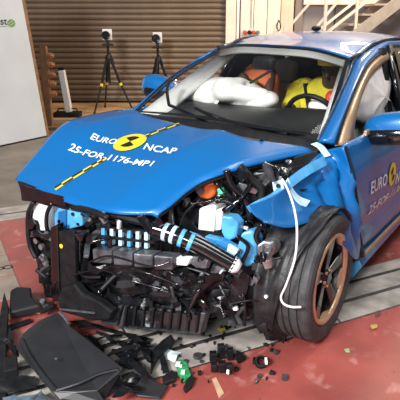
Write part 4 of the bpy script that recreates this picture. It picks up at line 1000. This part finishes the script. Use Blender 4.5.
MB().box(gp(266, 361, .04), (.012, .03, .02), Matrix.Rotation(.6, 3, 'Z')).build('white_tip', WHITE, rg)
MB().box(gp(256, 361, .025), (.03, .025, .025), Matrix.Rotation(.3, 3, 'Z')).build('lug', BLK, rg)
tag(rg, 'black ring clamp with white tip on the red floor before the tyre', 'clamp')
gsheet('red_rag', [(229, 312), (244, 307), (251, 317), (236, 322)], 'crumpled pink red rag on the rails under the bumper', 'rag', mat('pink_cloth', (.42, .08, .11), .8), .03, 22, .03, 4)
shard('leaf_scrap', [(217, 329), (222, 326), (226, 328), (221, 332)], 'yellow scrap on the rails beside the pink red rag', 'scrap', YEL, z=.016, th=.003)
shard('tan_strip', [(212, 379), (216, 377), (224, 393), (219, 398)], 'flat tan tape strip stuck on the red floor', 'tape', mat('tan_tape', (.50, .32, .20), .7, var=.2), z=.006, th=.003, bevel=0)
shard('black_wedge', [(234, 354), (240, 351), (246, 357), (238, 361)], 'black wedge between the connector cluster and the ring clamp', 'plastic piece', BLK, z=.03, th=.018)
shard('round_cap', [(198 + 5 * math.cos(a), 354.5 + 2.6 * math.sin(a)) for a in [k * .7854 for k in range(8)]], 'dull round black cap on the rail edge beside the connector cluster', 'cap', GREYBLK, z=.03, th=.018)
shard('dry_leaf', [(374, 312), (379, 310), (381, 314), (377, 316)], 'dark dry leaf on the concrete slab beside the tyre', 'leaf', mat('dark_leaf', (.10, .05, .06), .8), z=.016, th=.004)
shard('dry_leaf', [(370, 325), (377, 324), (378, 327), (372, 329)], 'yellowish dry leaf at the slab edge beside the tyre', 'leaf', mat('yellow_leaf', (.45, .34, .10), .8), z=.016, th=.004)
shard('glass_chip', [(344, 349), (349, 348), (350, 352), (346, 352)], 'pale green chip on the red floor before the tyre', 'chip', mat('green_chip', (.30, .45, .20), .5), z=.010, th=.004)
for k in range(64):
    u = rnd.uniform(140, 285); v = rnd.uniform(322, 385) if rnd.random() < .55 else rnd.uniform(322, 350)
    if u > 240 and v < 338: continue
    c0 = gp(u, v, .020); r_ = rnd.uniform(.005, .016); n = rnd.choice((4, 5, 6)); a0 = rnd.uniform(0, 6)
    on_ = c0.dot(RB) > -.69
    tag(MB().prism([c0 + Vector((math.cos(a0 + q * 6.2832 / n) * r_ * rnd.uniform(.5, 1.4), math.sin(a0 + q * 6.2832 / n) * r_ * rnd.uniform(.5, 1.2), rnd.uniform(-.004, .006))) for q in range(n)], (0, 0, -.009 if on_ else -.016)).build('plastic_chip', rnd.choice((BLK, BVIN, BLK, GREYBLK))),
        'small black plastic chip lying on the concrete rail slabs' if on_ else 'small black plastic chip lying on the red floor', 'chip', 'plastic chips on the slabs' if on_ else 'plastic chips on the red floor')
